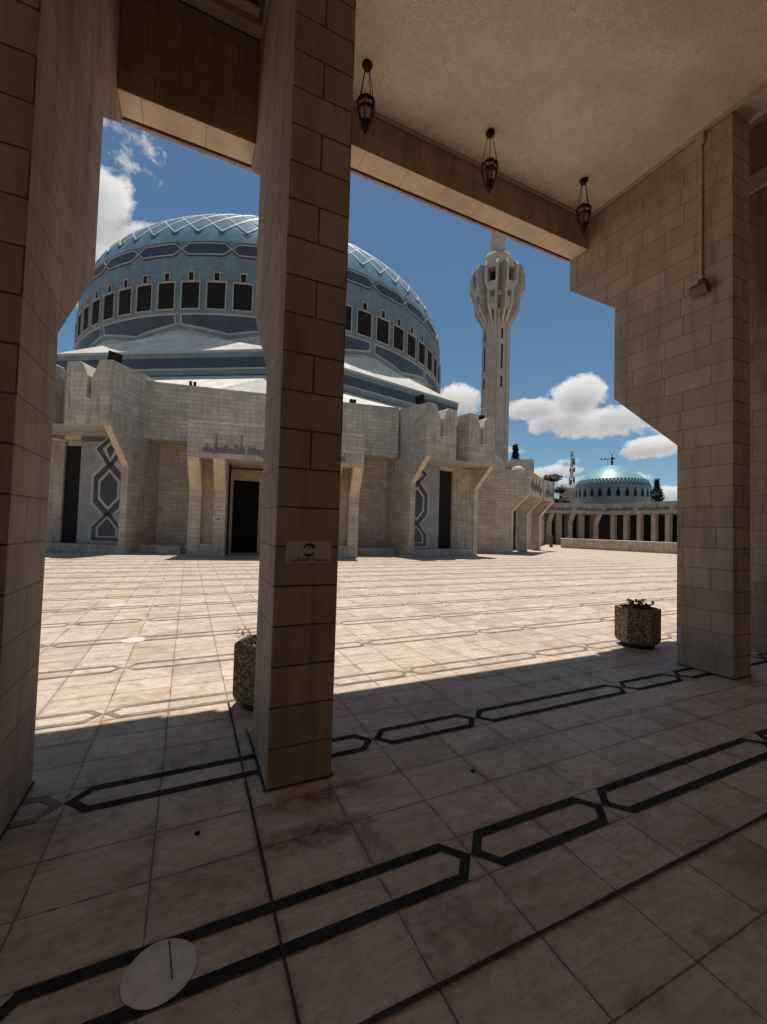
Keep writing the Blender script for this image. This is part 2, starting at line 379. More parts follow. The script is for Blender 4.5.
def disc(x,y,r,label):
    mb=MB(); n=40
    pts=[(x+r*(1+.012*math.sin(5*k)+.01*random.random())*math.cos(2*math.pi*k/n),y+r*(1+.012*math.sin(7*k))*math.sin(2*math.pi*k/n)*.98,.0045) for k in range(n)]
    mb.prism(pts,(0,0,.0015)); o=mb.build('floor_disc',M['whitedisc'],org=(x,y,0))
    s=MB(); 
    if r>.1 and y<2:
        s.prism([(x+.035,y-.045,.0065),(x+.041,y-.045,.0065),(x+.027,y+.100,.0065),(x+.021,y+.100,.0065)],(0,0,.0006)); s.build('scratch',M['scratch'],parent=o,org=(x,y,0))
    tag(o,label,'floor disc','round pale discs set in the inlaid bands')
disc(-.025,1.594,.112,'round pale stone disc set in the black band nearest the viewer')
disc(-.56,6.03,.13,'round white disc in the sunlit court, nearer one of the two left')
disc(-1.07,8.55,.14,'round white disc in the sunlit court, farther one of the two left')
# ------------------------------------------------------------------ near arcade
FP=[(2.415,0),(2.415,1.832),(2.415,6.22),(4.575,6.22),(4.575,5.28),(3.81,4.64),(3.81,3.36),(2.985,2.575),(2.985,0)]
def fin(x0,x1,label):
    mb=MB(); org=(x0,2.415,0)
    w=x1-x0
    P0=[(x0,y,z) for y,z in FP]; P1=[(x1,y,z) for y,z in FP]
    mb.poly(P0,1); mb.poly(list(reversed(P1)),1)
    n=len(FP)
    for i in range(n):
        j=(i+1)%n
        mb.poly([P0[j],P0[i],P1[i],P1[j]],0)
    # merge for bevel
    def uvfn(me,uv,o):
        for p in me.polygons:
            if abs(p.normal.y+1)<.01:
                top=max(me.vertices[v].co.z for v in p.vertices)
                if top<1.9:
                    for li in p.loop_indices:
                        u=uv.data[li].uv; uv.data[li].uv=(.004+u[0]*.47,u[1])
    ob=mb.build('arcade_pillar',[M['arc_front'],M['arc_side']],org=org,uvo=org,uvfn=None)
    bm=bmesh.new(); bm.from_mesh(ob.data); bmesh.ops.remove_doubles(bm,verts=bm.verts,dist=1e-4); bmesh.ops.recalc_face_normals(bm,faces=bm.faces); bm.to_mesh(ob.data); bm.free()
    # recompute uv after normals are sure
    me=ob.data; uv=me.uv_layers[0]
    for p in me.polygons:
        nn=p.normal
        t=Vector((0,0,1)).cross(nn)
        if t.length<.1: t=Vector((1,0,0))
        t.normalize()
        for li in p.loop_indices:
            co=me.vertices[me.loops[li].vertex_index].co
            if abs(nn.z)<.8: 
                uu=co.dot(t)
                if nn.y<-.9 and max(me.vertices[v].co.z for v in p.vertices)<1.9: uu=.004+uu*.47*.38/max(w,.3)
                uv.data[li].uv=(uu,co.z)
            else: uv.data[li].uv=(co.x,co.y)
    b=ob.modifiers.new('bevel','BEVEL'); b.width=.009; b.segments=3; b.limit_method='ANGLE'; b.angle_limit=R_(30)
    tag(ob,label,'pillar','bracketed stone pillars of the near arcade')
    return ob
PIL=[(-1.113,-.735,'stone pillar filling the left edge of the view'),(.455,.836,'middle stone pillar with a small plate, splitting the view'),
 (5.248,5.589,'right stone pillar with a floodlight and conduit on its side'),(6.81,7.15,'farthest right stone pillar, partly cut by the frame'),
 (-5.88,-5.50,'stone pillar out beyond the left edge'),(11.6,11.94,'stone pillar far out beyond the right edge')]
for a,b,l in PIL: fin(a,b,l)
# roof of arcade
roof=thing('arcade_roof','rough plastered arcade roof with stone edge beams over the pillars','roof',(2.2,4.25,5.3))
RO=(2.2,4.25,5.3)
ceil=MB()
wide=[(-5.50,-1.113),(.836,5.248),(7.15,11.6)]; narrow=[(-.735,.455),(5.589,6.81)]
for a,b in wide: ceil.box(a-.38 if a>-5 else a-6,b+.36,-3.6,4.25,6.222,6.45)
ceil.box(11.96,20,-3.6,4.25,6.222,6.45)
for a,b in narrow:
    ceil.box(a+.0,b-.0,-3.6,1.2,6.222,6.45)
ceil.build('ceiling',M['plaster'],roof,RO)
co=MB()
for a,b in narrow:
    a-=.005;b+=.005
    co.box(a-.12,a,1.2,4.25,6.452,7.14); co.box(b,b+.12,1.2,4.25,6.452,7.14)
    co.box(a-.12,b+.12,1.08,1.2,6.452,7.14); co.box(a-.12,b+.12,1.08,4.25,7.142,7.3)
    co.box(a,b,4.13,4.248,6.40,7.14)
co.build('coffer',M['plaster_plain'],roof,RO)
for a,b in wide+narrow+[(-12,-5.88),(11.94,20)]:
    z0=5.33 if (a,b) in narrow else 5.762
    yo=.07 if (a,b) in narrow else 0
    mb=MB(); 
    mb.box(a+.002,b-.002,4.252,4.54,z0,6.6 if (a,b) in wide else 6.39)
    bo=mb.build('edge_beam',[M['arc_side']],roof,RO,bevel=.004,uvo=(a,4.25,z0-.229*4))
    s=MB(); s.box(a+.004,b-.004,4.256,4.53,z0-.012,z0-.002); s.build('soffit_slab',M['soffit'],bo,RO)
    g=MB(); g.box(a+.002,b-.002,4.541,4.572,z0+.02,6.5); g.build('drip_groove',M['joint'],bo,RO)
mb=MB()
mb.box(-12,20,4.576,4.66,6.3,7.5)
for a,b in wide+[(-12,-5.88),(11.94,20)]: mb.box(a,b,4.577,4.615,5.757,6.298)
for a,b in narrow: mb.box(a,b,4.577,4.62,5.325,6.298); mb.box(a,b,4.662,4.73,6.3,7.5)
mb.build('outer_fascia',M['arc_side'],roof,RO)
mb=MB(); mb.box(-12,20,-3.7,4.57,7.32,7.49); mb.build('roof_slab',M['plaster_plain'],roof,RO)
# crack / trunking line at ceiling edges
mb=MB(); mb.box(5.205,5.243,-3,4.245,6.185,6.218); mb.box(5.2465,5.25,-3,4.2,6.2185,6.2215)
tag(mb.build('cable_trunking',M['metal_tan'],org=(5.22,2.4,6.2)),'thin pale trunking where the ceiling meets the right pillar','trunking')
mb=MB(); mb.box(.84,5.2,4.215,4.247,6.19,6.219)
tag(mb.build('beam_trunking',M['metal_tan'],org=(3,4.23,6.2)),'thin pale trunking along the ceiling above the stone beam','trunking')
# back wall of arcade
mb=MB(); mb.box(-12,20,-3.95,-3.7,0,7.4)
tag(mb.build('rear_wall',M['plaster_plain'],org=(4,-3.8,0)),'plain plastered wall closing the arcade behind the viewer','wall')
# strip light
t=thing('strip_light','long strip light fitting high in the narrow bay at upper left','light',(-.2,4.06,6.5))
mb=MB(); mb.box(-.70,.42,4.03,4.126,6.46,6.55); mb.build('housing',M['metal_tan'],t,(-.2,4.06,6.5),bevel=.008)
mb=MB(); mb.box(-.68,.40,3.99,4.028,6.475,6.535); mb.build('tube_cover',M['dark'],t,(-.2,4.06,6.5))
# lanterns
def lantern_proto():
    t=thing('hanging_lantern','','lantern',(0,0,0))
    mb=MB(); mb.lathe((0,0,0),[(.055,0),(.055,-.018),(.04,-.03),(.035,-.05),(.012,-.058)],16); mb.build('ceiling_rose',M['iron'],t)
    cage_top=-.36
    for k in range(4):
        a=k*math.pi/2+.5; mb=MB()
        p0=Vector((.03*math.cos(a),.03*math.sin(a),-.045)); p1=Vector((.092*math.cos(a),.092*math.sin(a),cage_top-.035))
        n=12
        pts=[p0.lerp(p1,i/n)+Vector((0,0,-.006*math.sin(math.pi*i/n))) for i in range(n+1)]
        mb.tube(pts,[.0055 if i%2 else .0035 for i in range(n+1)],6); mb.build('chain',M['iron'],t)
    mb=MB(); mb.lathe((0,0,cage_top),[(.006,.05),(.014,.035),(.03,.025),(.06,.0),(.092,-.035),(.10,-.045),(.092,-.055)],12); mb.build('cap',M['iron'],t)
    mb=MB()
    for k in range(6):
        a=k*math.pi/3
        mb.tube([(.09*math.cos(a),.09*math.sin(a),cage_top-.05),(.098*math.cos(a),.098*math.sin(a),cage_top-.09),(.055*math.cos(a),.055*math.sin(a),cage_top-.26)],.007,6)
    mb.lathe((0,0,cage_top),[(.05,-.25),(.068,-.262),(.062,-.275),(.045,-.29)],12)
    for zz in (-.12,):
        mb.lathe((0,0,cage_top),[(.093,zz),(.097,zz-.006),(.091,zz-.012)],12)
    mb.build('cage',M['iron'],t)
    mb=MB(); mb.lathe((0,0,cage_top),[(.082,-.052),(.088,-.09),(.048,-.255)],6); mb.build('glass',M['lampglass'],t)
    mb=MB(); mb.lathe((0,0,cage_top),[(.046,-.29),(.05,-.31),(.034,-.335),(.018,-.345),(.02,-.36),(.008,-.38),(.003,-.40)],12); mb.build('finial',M['iron'],t)
    return t
LAN=[]
l0=lantern_proto()
for i,(x,y,lb) in enumerate([(1.46,3.82,'dark metal hanging lantern nearest the middle pillar'),(3.05,3.83,'dark metal hanging lantern in the middle of the three'),(4.60,3.80,'dark metal hanging lantern nearest the right pillar')]):
    l=l0 if i==0 else copy_tree(l0)
    l.location=(x,y,6.222); l.rotation_euler.z=i*.4; l.scale=(.97,.97,1.0); tag(l,lb,'lantern','lanterns hanging along the beam')
# conduit and wall floodlight on right pillar
t=thing('wall_conduit','thin pale conduit running down the right pillar to the floodlight','conduit',(5.23,2.72,5.3))
mb=MB(); mb.tube([(5.232,2.72,4.42),(5.232,2.72,6.12)],.014,10); mb.build('pipe',M['metal_tan'],t,(5.23,2.72,5.3))
mb=MB(); mb.box(5.20,5.246,2.68,2.77,6.06,6.18); mb.build('junction_box',M['metal_tan'],t,(5.23,2.72,5.3),bevel=.005)
t=thing('wall_floodlight','small brown square floodlight on the side of the right pillar','floodlight',(5.2,2.70,4.32))
O=(5.2,2.70,4.32)
mb=MB(); c=Vector((5.17,2.70,4.31)); 
def tbox(mb,c,ax,ay,az,hx,hy,hz):
    P=[c+ax*(sx*hx)+ay*(sy*hy)-az*hz for sx,sy in((-1,-1),(1,-1),(1,1),(-1,1))]
    mb.prism(P,az*(2*hz))
ax=Vector((0,1,0)); nz=Vector((-.75,-.1,-.65)).normalized(); up=nz.cross(ax).normalized(); axx=up.cross(nz).normalized()
tbox(mb,c,axx,up,nz,.085,.065,.035); mb.build('housing',M['metal_brown'],t,O,bevel=.008)
mb=MB(); tbox(mb,c+nz*.038,axx,up,nz,.07,.05,.004); mb.build('lens',M['lens'],t,O)
mb=MB(); mb.box(5.18,5.247,2.67,2.73,4.34,4.44); mb.build('bracket',M['metal_brown'],t,O,bevel=.004)
# plate on middle pillar
def plate(name,label,x0,x1,z0,z1,text,small=False,mat='sign'):
    O=((x0+x1)/2,2.40,(z0+z1)/2)
    t=thing(name,label,'sign',O)
    if mat: 
        mb=MB(); mb.box(x0,x1,2.407,2.4135,z0,z1); mb.build('plate',M[mat],t,O,bevel=.001)
    yy=2.4045; cx=(x0+x1)/2; h=z1-z0
    mb=MB(); rr=h*.25; cz=z0+h*.62
    def arc(r0,r1,a0,a1,n=16,cx_=cx,cz_=cz):
        rows=[]
        for i in range(n+1):
            a=R_(a0+(a1-a0)*i/n); q=math.sin(math.pi*i/n)**.5 if i not in(0,n) else .25
            m_=(r0+r1)/2; d=(r1-r0)/2*q
            rows.append([(cx_+(m_-d)*math.cos(a),yy,cz_+(m_-d)*math.sin(a)),(cx_+(m_+d)*math.cos(a),yy,cz_+(m_+d)*math.sin(a))])
        for i in range(n):
            mb.prism([rows[i][0],rows[i][1],rows[i+1][1],rows[i+1][0]],(0,.0015,0))
    arc(rr*.86,rr*1.22,12,168); arc(rr*.8,rr*1.22,205,335)
    arc(rr*.30,rr*.55,-60,190,12,cx+rr*.25,cz+rr*.38)
    mb.build('emblem',M['signtext'],t,O)
    for txt,sz,zz in text:
        cu=bpy.data.curves.new('lettering','FONT'); cu.body=txt; cu.size=sz; cu.align_x='CENTER'; cu.extrude=.0006
        ob=bpy.data.objects.new('lettering',cu); COL.objects.link(ob)
        ob.rotation_euler=(R_(90),0,0); ob.location=(cx,yy,zz)
        bpy.context.view_layer.update()
        dg=bpy.context.evaluated_depsgraph_get(); me=bpy.data.meshes.new_from_object(ob.evaluated_get(dg))
        me.materials.clear(); me.materials.append(M['signtext'])
        o2=bpy.data.objects.new('lettering',me); COL.objects.link(o2); o2.parent=t; o2.location=Vector((cx,yy,zz))-Vector(O); o2.rotation_euler=(R_(90),0,0)
        bpy.data.objects.remove(ob)
# visual order, joined letter forms
w1='\ufeae\ufef4\ufea7\ufeaa\ufe98\ufedf\u0627'
NS=('\ufee6\ufef4\ufea7\ufeaa\ufe98\ufedf\ufe8d \ufec9\ufeee\ufee8\ufee4\ufee3')
plate('no_smoking_plate','small plastic plate with Arabic writing fixed on the middle pillar',.515,.785,1.272,1.402,[(NS,.040,1.288)])
plate('pillar_sticker','small round emblem sticker on the front of the right pillar',5.36,5.53,1.27,1.41,[(NS,.024,1.29)],mat=None)
# planters
def planter(x,y,rot,label,plab,kind):
    O=(x,y,0); t=thing('concrete_planter',label,'planter',O,'aggregate concrete planters at the arcade edge')
    def ring(r,z): return [(x+r*math.cos(R_(rot)+k*math.pi/3),y+r*math.sin(R_(rot)+k*math.pi/3),z) for k in range(6)]
    mb=MB(); prof=[(.225,.045),(.25,.055),(.272,.10),(.274,.50),(.27,.515),(.235,.515),(.228,.44),(.2,.40)]
    mb.grid([ring(r,z) for r,z in prof],0,True); mb.poly(list(reversed(ring(.235,.045))))
    mb.build('pot',M['agg'],t,O,bevel=.006)
    mb=MB(); mb.lathe((x,y,0),[(.2,0),(.2,.044)],20); mb.build('foot',M['dark'],t,O)
    mb=MB(); mb.grid([ring(.225,.43),ring(.12,.455),ring(.01,.46)],0,True); mb.build('soil',M['soil'],t,O)
    # plant, its own thing
    pt=thing('small_plant',plab,'plant',(x,y,.455)); O2=(x,y,.455)
    rnd=random.Random(3 if kind else 5)
    st=MB(); lf=MB(); 
    nst=20 if kind else 16
    for i in range(nst):
        a=rnd.random()*6.28; 
        if kind: r0=rnd.random()*.06; L=.10+rnd.random()*.09
        else: r0=rnd.random()*.14; L=.13+rnd.random()*.12
        cx_=x+(.02 if kind else -.02)
        p0=Vector((cx_+r0*math.cos(a),y+r0*math.sin(a),.445)); lean=rnd.random()*.9+(0.1 if kind else .5)
        p1=p0+Vector((math.cos(a)*lean*L*.5,math.sin(a)*lean*L*.5,L*.6)); p2=p1+Vector((math.cos(a)*lean*L*.6,math.sin(a)*lean*L*.6,L*(.4 if kind else .05)))
        st.tube([p0,p1,p2],[.003,.0022,.001],5)
        for k in range(9 if kind else 2):
            q=rnd.random(); c=p0.lerp(p1,q*2) if q<.5 else p1.lerp(p2,q*2-1)
            if kind and q<.35: continue
            d=Vector((rnd.uniform(-1,1),rnd.uniform(-1,1),rnd.uniform(-.2,.9))).normalized(); s=Vector((rnd.uniform(-1,1),rnd.uniform(-1,1),rnd.uniform(-1,1))).cross(d).normalized()
            l=.034+rnd.random()*.022; w=.014+rnd.random()*.008
            if not kind: w*=.4
            nrm=d.cross(s)*.004
            lf.poly([c,c+d*l*.45+s*w+nrm,c+d*l,c+d*l*.45-s*w+nrm])
    st.build('stems',M['straw'] if not kind else M['leaf_red'],pt,O2); lf.build('leaves',M['leaf_red'] if kind else M['leaf_green'],pt,O2)
    if not kind:
        pb=MB()
        for i in range(26):
            a=rnd.random()*6.28;r=rnd.random()**.5*.17;s=.008+rnd.random()*.012
            pb.lathe((x+r*math.cos(a),y+r*math.sin(a),.447+s*.3),[(.001,-s*.5),(s*.8,-s*.2),(s,.1*s),(s*.6,s*.6),(.001,s*.8)],7)
        tag(pb.build('pebbles',M['whitedisc'],org=(x,y,.45)),'pale pebbles lying on the soil of the left planter',kind='stuff')
planter(.65,3.62,183,'hexagonal aggregate planter half hidden behind the middle pillar','thin dry twigs growing in the left planter',False)
planter(5.56,3.66,189,'hexagonal aggregate planter standing at the shadow edge by the right pillar','small red brown leafy plant in the right planter',True)
# weeds at pillar foot
wd=MB(); rnd=random.Random(11)
for i in range(60):
    yv=2.95+rnd.random()*.2 if i<46 else 2.5+rnd.random()*.4
    p=Vector((.452-rnd.random()*.012,yv,0)); d=Vector((rnd.uniform(-1,.1),rnd.uniform(-.6,.6),rnd.uniform(.5,1.6))).normalized()*(.02+rnd.random()*.05)
    s=Vector((-d.y,d.x,0)).normalized()*.003
    wd.poly([p-s,p+s,p+d])
tag(wd.build('weed_tuft',M['leaf_green'],org=(.45,3,0)),'tiny dark weeds growing at the foot of the middle pillar',kind='stuff')
mb=MB()
for (a,b) in ((.455,.836),(5.248,5.589),(-1.113,-.735)):
    mb.poly([(a-.015,2.402,.0095),(b+.012,2.400,.0095),(b+.012,2.416,.0095),(a-.015,2.416,.0095)]); mb.poly([(a-.016,2.402,.0097),(a+.002,2.402,.0097),(a+.002,2.99,.0097),(a-.014,2.99,.0097)])
    mb.poly([(b-.002,2.402,.0099),(b+.014,2.402,.0099),(b+.012,2.99,.0099),(b-.002,2.99,.0099)])
tag(mb.build('pillar_foot_grime',M['joint']),kind='structure',label='dark grime line round the pillar feet')
for px_,py_ in ((3.05,.97),(.10,2.22),(1.66,2.13)):
    mb=MB(); mb.lathe((px_,py_,0),[(.014,.001),(.013,.005),(.006,.008),(.0005,.009)],9); 
    tag(mb.build('dropped_berry',M['dark'],org=(px_,py_,0)),{3.05:'dark speck of debris on the paving at lower right',.10:'dark speck of debris left of the middle pillar foot',1.66:'dark speck of debris right of the middle pillar foot'}[px_],'debris')
# ------------------------------------------------------------------ mosque frame
TH=R_(9.9); C=Vector((8.02,45.3)); EU=Vector((math.cos(TH),-math.sin(TH))); EV=Vector((math.sin(TH),math.cos(TH)))
def W(u,v,z): p=C+EU*u+EV*v; return (p.x,p.y,z)
MO=(3.8,19.0,0)
mosque=thing('mosque','great mosque with tiled blue dome, stone porches and octagonal base across the court','mosque',MO)
def mbuild(mb,name,mat,par=None,**k):
    return mb.build(name,mat,par or mosque,MO,**k)
def ub(mb,u0,u1,v0,v1,z0,z1,m=0):
    mb.prism([W(u0,v0,z0),W(u1,v0,z0),W(u1,v1,z0),W(u0,v1,z0)],(0,0,z1-z0),m)
UL,UR=-5.95,6.42; VW=-24.6
# body 16-gon
def rot2(u,v,a): return (u*math.cos(a)-v*math.sin(a),u*math.sin(a)+v*math.cos(a))
vt=[]
for k in range(8):
    a=k*math.pi/4
    vt.append(rot2(-6.0,-23.1,a)); vt.append(rot2(6.0,-23.1,a))
mb=MB()
lower=[W(u,v,0) for u,v in vt]
n=16
for i in range(n):
    j=(i+1)%n
    if i in (0,): continue   # front recess built apart
    a=vt[i]; b=vt[j]
    mb.prism([W(a[0],a[1],0),W(b[0],b[1],0),W(b[0]*.97,b[1]*.97,0),W(a[0]*.97,a[1]*.97,0)],(0,0,8.0))
mbuild(mb,'outer_wall',M['mos'])
mb=MB()
# front upper wall and recess
ub(mb,UL,UR,VW,VW+1.5,5.3,8.0)
mbuild(mb,'front_wall',M['mos'],uvo=(0,0,5.3))
mb=MB(); ub(mb,-7.0,7.6,-23.4,-23.0,0,5.3); mbuild(mb,'recess_wall',M['mos'])
for a,b in ((-6.1,-3.6),(4.0,6.4)):
    mb=MB(); ub(mb,a,b,-24.55,-23.4,0,.36); mbuild(mb,'bench',M['mos_dirty'],bevel=.02)
mb=MB(); ub(mb,-5.1,-4.1,-24.9,-24.56,0,.30); mbuild(mb,'stone_block',M['smooth_stone'],bevel=.015)
# portico
mb=MB()
ub(mb,-3.55,3.95,-27.4,-24.62,4.2,5.7)
fas=mbuild(mb,'portico_block',M['mos'],uvo=(0,0,4.2),bevel=.015)
legs=[(-3.55,-3.05),(-2.55,-2.05),(2.45,2.95),(3.45,3.95)]
for a,b in legs:
    pr=[(-26.5,0),(-26.5,2.9),(-27.38,4.2),(-25.6,4.2),(-25.6,0)]
    mb=MB(); mb.prism([W(a,v,z) for v,z in pr],(EU*(b-a)).to_3d()); l=mbuild(mb,'portico_leg',M['mos'],bevel=.015)
    # pale dressed face of the bracket
    mb=MB(); pr=[(-26.53,2.9),(-27.41,4.195),(-27.39,4.195),(-26.51,2.9)]
    mb.prism([W(a+.03,v,z) for v,z in pr],(EU*(b-a-.06)).to_3d()); mb.build('bracket_face',M['smooth_stone'],l,MO)
for a in (-3.05,2.95):
    mb=MB(); ub(mb,a,a+.5,-26.1,-25.9,.55,4.2); mbuild(mb,'pier_panel',M['smooth_stone'])
for a in (-3.05,2.95):
    mb=MB(); ub(mb,a,a+.5,-26.48,-26.1,0,.55); mbuild(mb,'pier_base',M['mos'])
for a in (-3.5,2.5):
    mb=MB(); ub(mb,a,a+1.4,-25.6,-23.4,0,4.2); mbuild(mb,'portico_side',M['mos'])
# notice on leg
for a,b in ((1.55,1.75),(2.1,2.25)):
    mb=MB(); ub(mb,-2.52,-2.15,-26.52,-26.505,a,b); mbuild(mb,'notice',M['whitedisc'])
for a,b in ((1.60,1.68),(2.15,2.2)):
    mb=MB(); ub(mb,-2.45,-2.22,-26.53,-26.521,a,b); mbuild(mb,'notice_print',M['conc_grey'])
# door wall with stepped surround
mb=MB(); VD=-24.0
ub(mb,-2.1,-1.98,VD,VD+.5,0,4.2); ub(mb,-.72,-.42,VD,VD+.5,0,4.2); ub(mb,.82,1.12,VD,VD+.5,0,4.2); ub(mb,2.38,2.5,VD,VD+.5,0,4.2)
for a,b in ((-1.98,-.72),(-.42,.82),(1.12,2.38)): ub(mb,a,b,VD,VD+.5,3.65,4.2)
mbuild(mb,'door_surround',M['smooth_stone'])
for a,b in ((-1.98,-.72),(-.42,.82),(1.12,2.38)):
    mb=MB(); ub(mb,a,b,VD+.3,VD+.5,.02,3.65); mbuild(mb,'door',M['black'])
mb=MB(); mb.tube([W(-2.0,-25.55,0),W(-2.0,-25.55,4.19)],.05,8); mbuild(mb,'rain_pipe',M['dark'])
# script bands: raised square lettering
SCRIPT=None
def script(mb,place,x0,x1,z0,h,rnd,th=.035,tall=()):
    """place(x,z)->3d point; blocky angular Kufic style letter strokes"""
    nrm=Vector(place(0,0)).__class__
    w=h*.085; x=x0
    def bar(a,b,c,d):
        P=[place(a,c),place(b,c),place(b,d),place(a,d)]
        n=(Vector(P[1])-Vector(P[0])).cross(Vector(P[3])-Vector(P[0])).normalized()
        mb.prism(P,n*th)
    w=h*.07
    while x<x1-h*.3:
        run=min(x1-x,h*rnd.uniform(1.2,2.8))
        bar(x,x+run,z0,z0+w*1.2)
        q=x
        while q<x+run-w*1.1:
            k=rnd.random(); rest=x+run-q
            hh=h*rnd.choice((.72,.72,.62,.8,.5))
            if k<.42 or rest<w*5: bar(q,q+w,z0+w*1.2,z0+hh); q+=w*2.0
            elif k<.62: bar(q,q+w,z0+w*1.2,z0+hh); bar(q+w*2.6,q+w*3.6,z0+w*1.2,z0+hh); bar(q+w,q+w*2.6,z0+hh-w,z0+hh); q+=w*4.6
            elif k<.74: bar(q,q+w*.9,z0-h*.16,z0); bar(q+w,q+w*3.2,z0-h*.16,z0-h*.16+w*.8); q+=w*1.2
            elif k<.88:
                for m_ in range(3): bar(q+m_*w*1.7,q+m_*w*1.7+w*.9,z0+w*1.2,z0+h*.42)
                q+=w*5.4
            else: bar(q+w*.3,q+w*1.3,z0+h*.84,z0+h*.84+w); bar(q,q+w,z0+w*1.2,z0+h*.5); q+=w*2.0
        x+=run+w*1.5
    for tx,tt in tall: bar(tx,tx+w*1.4,z0+w,z0+h*tt)
mb=MB()
script(mb,lambda x,z: W(x,-27.405,z),-2.95,3.1,4.42,.46,random.Random(5),.03,((-2.45,1.75),(-1.45,1.8),(.05,1.8),(1.6,1.7)))
mb.build('raised_lettering',M['conc_grey'],fas,MO)
# porches
ea=R_(81); EE=Vector((math.sin(ea),math.cos(ea))); EN=Vector((-EE.y,EE.x)); P1=Vector((10.6,17.8))
def uvof(p): q=Vector((p[0],p[1]))-C; return q.dot(EU),q.dot(EV)
def SR(t,o,z): p=P1+EE*t+EN*o; return (p.x,p.y,z)
def SL(t,o,z):
    p=P1+EE*t+EN*o; u,v=uvof(p); return W(-u+.66,v,z+(.26 if z>4.3 else 0))
def porch(S,side,lab):
    DL=2.63 if side>0 else 2.82
    def sb(mb,t0,t1,o0,o1,z0,z1,m=0):
        mb.prism([S(t0,o0,z0),S(t1,o0,z0),S(t1,o1,z0),S(t0,o1,z0)],(0,0,z1-z0),m)
    def dirv(dt): return Vector(S(dt,0,0))-Vector(S(0,0,0))
    def dirn(do): return Vector(S(0,do,0))-Vector(S(0,0,0))
    # merlon boxes
    for t0 in (0,2.94):
        out=[(0,5.15),(0,7.80),(.06,7.85),(.62,7.85),(.93,7.10),(.93,6.10),(1.12,6.10),(1.12,7.20),(1.36,7.72),(1.50,7.80),(2.05,7.78),(2.05,5.15)]
        mb=MB(); mb.prism([S(t0+a,0,z) for a,z in out],dirn(.9)); 
        mbuild(mb,'merlon',M['mos_dirty'],uvo=S(t0,0,5.15),bevel=.02)
        mb=MB(); sb(mb,t0+.98,t0+1.4 if 0 else t0+1.09,-.16,.1,6.16,6.20); mbuild(mb,'spout',M['roof_stone'])
    # connecting recessed band and rear mass
    mb=MB(); sb(mb,.36,4.98,.9,1.6,5.15,7.3); mbuild(mb,'porch_wall',M['mos_dirty'],uvo=S(0,0,5.15))
    mb=MB(); sb(mb,.34,4.7,.02,1.6,5.09,5.148); sb(mb,.34,4.7,1.61,3.2,5.05,5.2); mbuild(mb,'porch_soffit',M['grey_stone'])
    # fins
    for t0,last in ((0,False),(4.70,True)):
        pr=[(1.2,0),(1.2,3.9),(.03,5.12),(.03,5.149),(.9,5.149),(.9,7.9),(2.75,8.0),(2.75,5.3),(4.1,5.3),(4.1,0)] if not last else [(1.2,0),(1.2,3.9),(.03,5.12),(.03,5.149),(.9,5.149),(.9,7.3),(1.9,7.3),(1.9,0)]
        mb=MB(); mb.prism([S(t0,o,z) for o,z in pr],dirv(.33)); f=mbuild(mb,'porch_fin',M['mos'],uvo=S(0,0,5.15-.25*20))
        mb=MB(); pq=[(1.185,3.88),(.01,5.11),(.025,5.115),(1.195,3.90)]
        mb.prism([S(t0+.015,o,z) for o,z in pq],dirv(.30)); mb.build('bracket_face',M['smooth_stone'],f,MO)
        if not last:
            # side cheek continues to the top beside the merlon
            mb=MB(); mb.prism([S(-.002,o,z) for o,z in ((0.0,5.15),(.0,7.82),(.9,7.86),(.9,5.15))],dirv(-.01)); mbuild(mb,'cheek',M['mos'],uvo=S(0,0,5.15-.25*20))
    # back wall: mosaic panel, door
    mb=MB(); sb(mb,.33,DL-.01,1.9,2.1,.36,5.05); pn=mbuild(mb,'mosaic_panel',M['mosaic'])
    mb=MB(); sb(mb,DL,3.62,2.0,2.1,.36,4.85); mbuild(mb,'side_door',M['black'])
    mb=MB(); sb(mb,DL,3.62,1.86,2.1,4.86,5.05); mbuild(mb,'door_lintel',M['smooth_stone'])
    mb=MB(); mb.prism([S(3.63,2.1,.0),S(3.63,1.9,.0),S(4.7,1.25,.0),S(4.7,2.1,.0)],(0,0,5.05)); mbuild(mb,'porch_side_wall',M['mos_dirty'])
    mb=MB(); sb(mb,.34,4.69,1.25,2.1,0,.359); mbuild(mb,'porch_step',M['mos_dirty'],bevel=.015)
    # mosaic figure: centre t=.33+? ; drawn in the panel plane
    cx=1.0 if side>0 else 1.38
    def fig(poly,m,off):
        # poly list of (t,z)
        b=MB(); b.prism([S(t,1.9-off,z) for t,z in poly],dirn(.004)); return b
    def ring(outer,inner,name,mat,off):
        b=MB(); n=len(outer)
        for i in range(n):
            j=(i+1)%n
            b.prism([S(*((outer[i][0],1.9-off,outer[i][1]))),S(outer[j][0],1.9-off,outer[j][1]),S(inner[j][0],1.9-off,inner[j][1]),S(inner[i][0],1.9-off,inner[i][1])],dirn(.004))
        b.build(name,mat,pn,MO)
    def scale(poly,c,kx,kz): return [(c[0]+(t-c[0])*kx,c[1]+(z-c[1])*kz) for t,z in poly]
    hw=.74
    z0=.50
    house=[(cx-hw,z0),(cx+hw,z0),(cx+hw,z0+.62),(cx,z0+1.38),(cx-hw,z0+.62)]
    zm=z0+1.02
    hexa=[(cx,zm),(cx+hw,zm+.74),(cx+hw,zm+1.90),(cx,zm+2.66),(cx-hw,zm+1.90),(cx-hw,zm+.74)]
    zt=zm+2.30
    dia=[(cx,zt),(cx+.70,zt+.64),(cx,zt+1.28),(cx-.70,zt+.64)]
    shapes=((house,(cx,z0+.55)),(hexa,(cx,zm+1.33)),(dia,(cx,zt+.64)))
    for poly,cc in shapes: fig(scale(poly,cc,1.17,1.10),None,.004).build('mosaic_border',M['mos_line'],pn,MO)
    for poly,cc in shapes: fig(scale(poly,cc,1.0,1.0),None,.008).build('mosaic_band',M['mos_dark'],pn,MO)
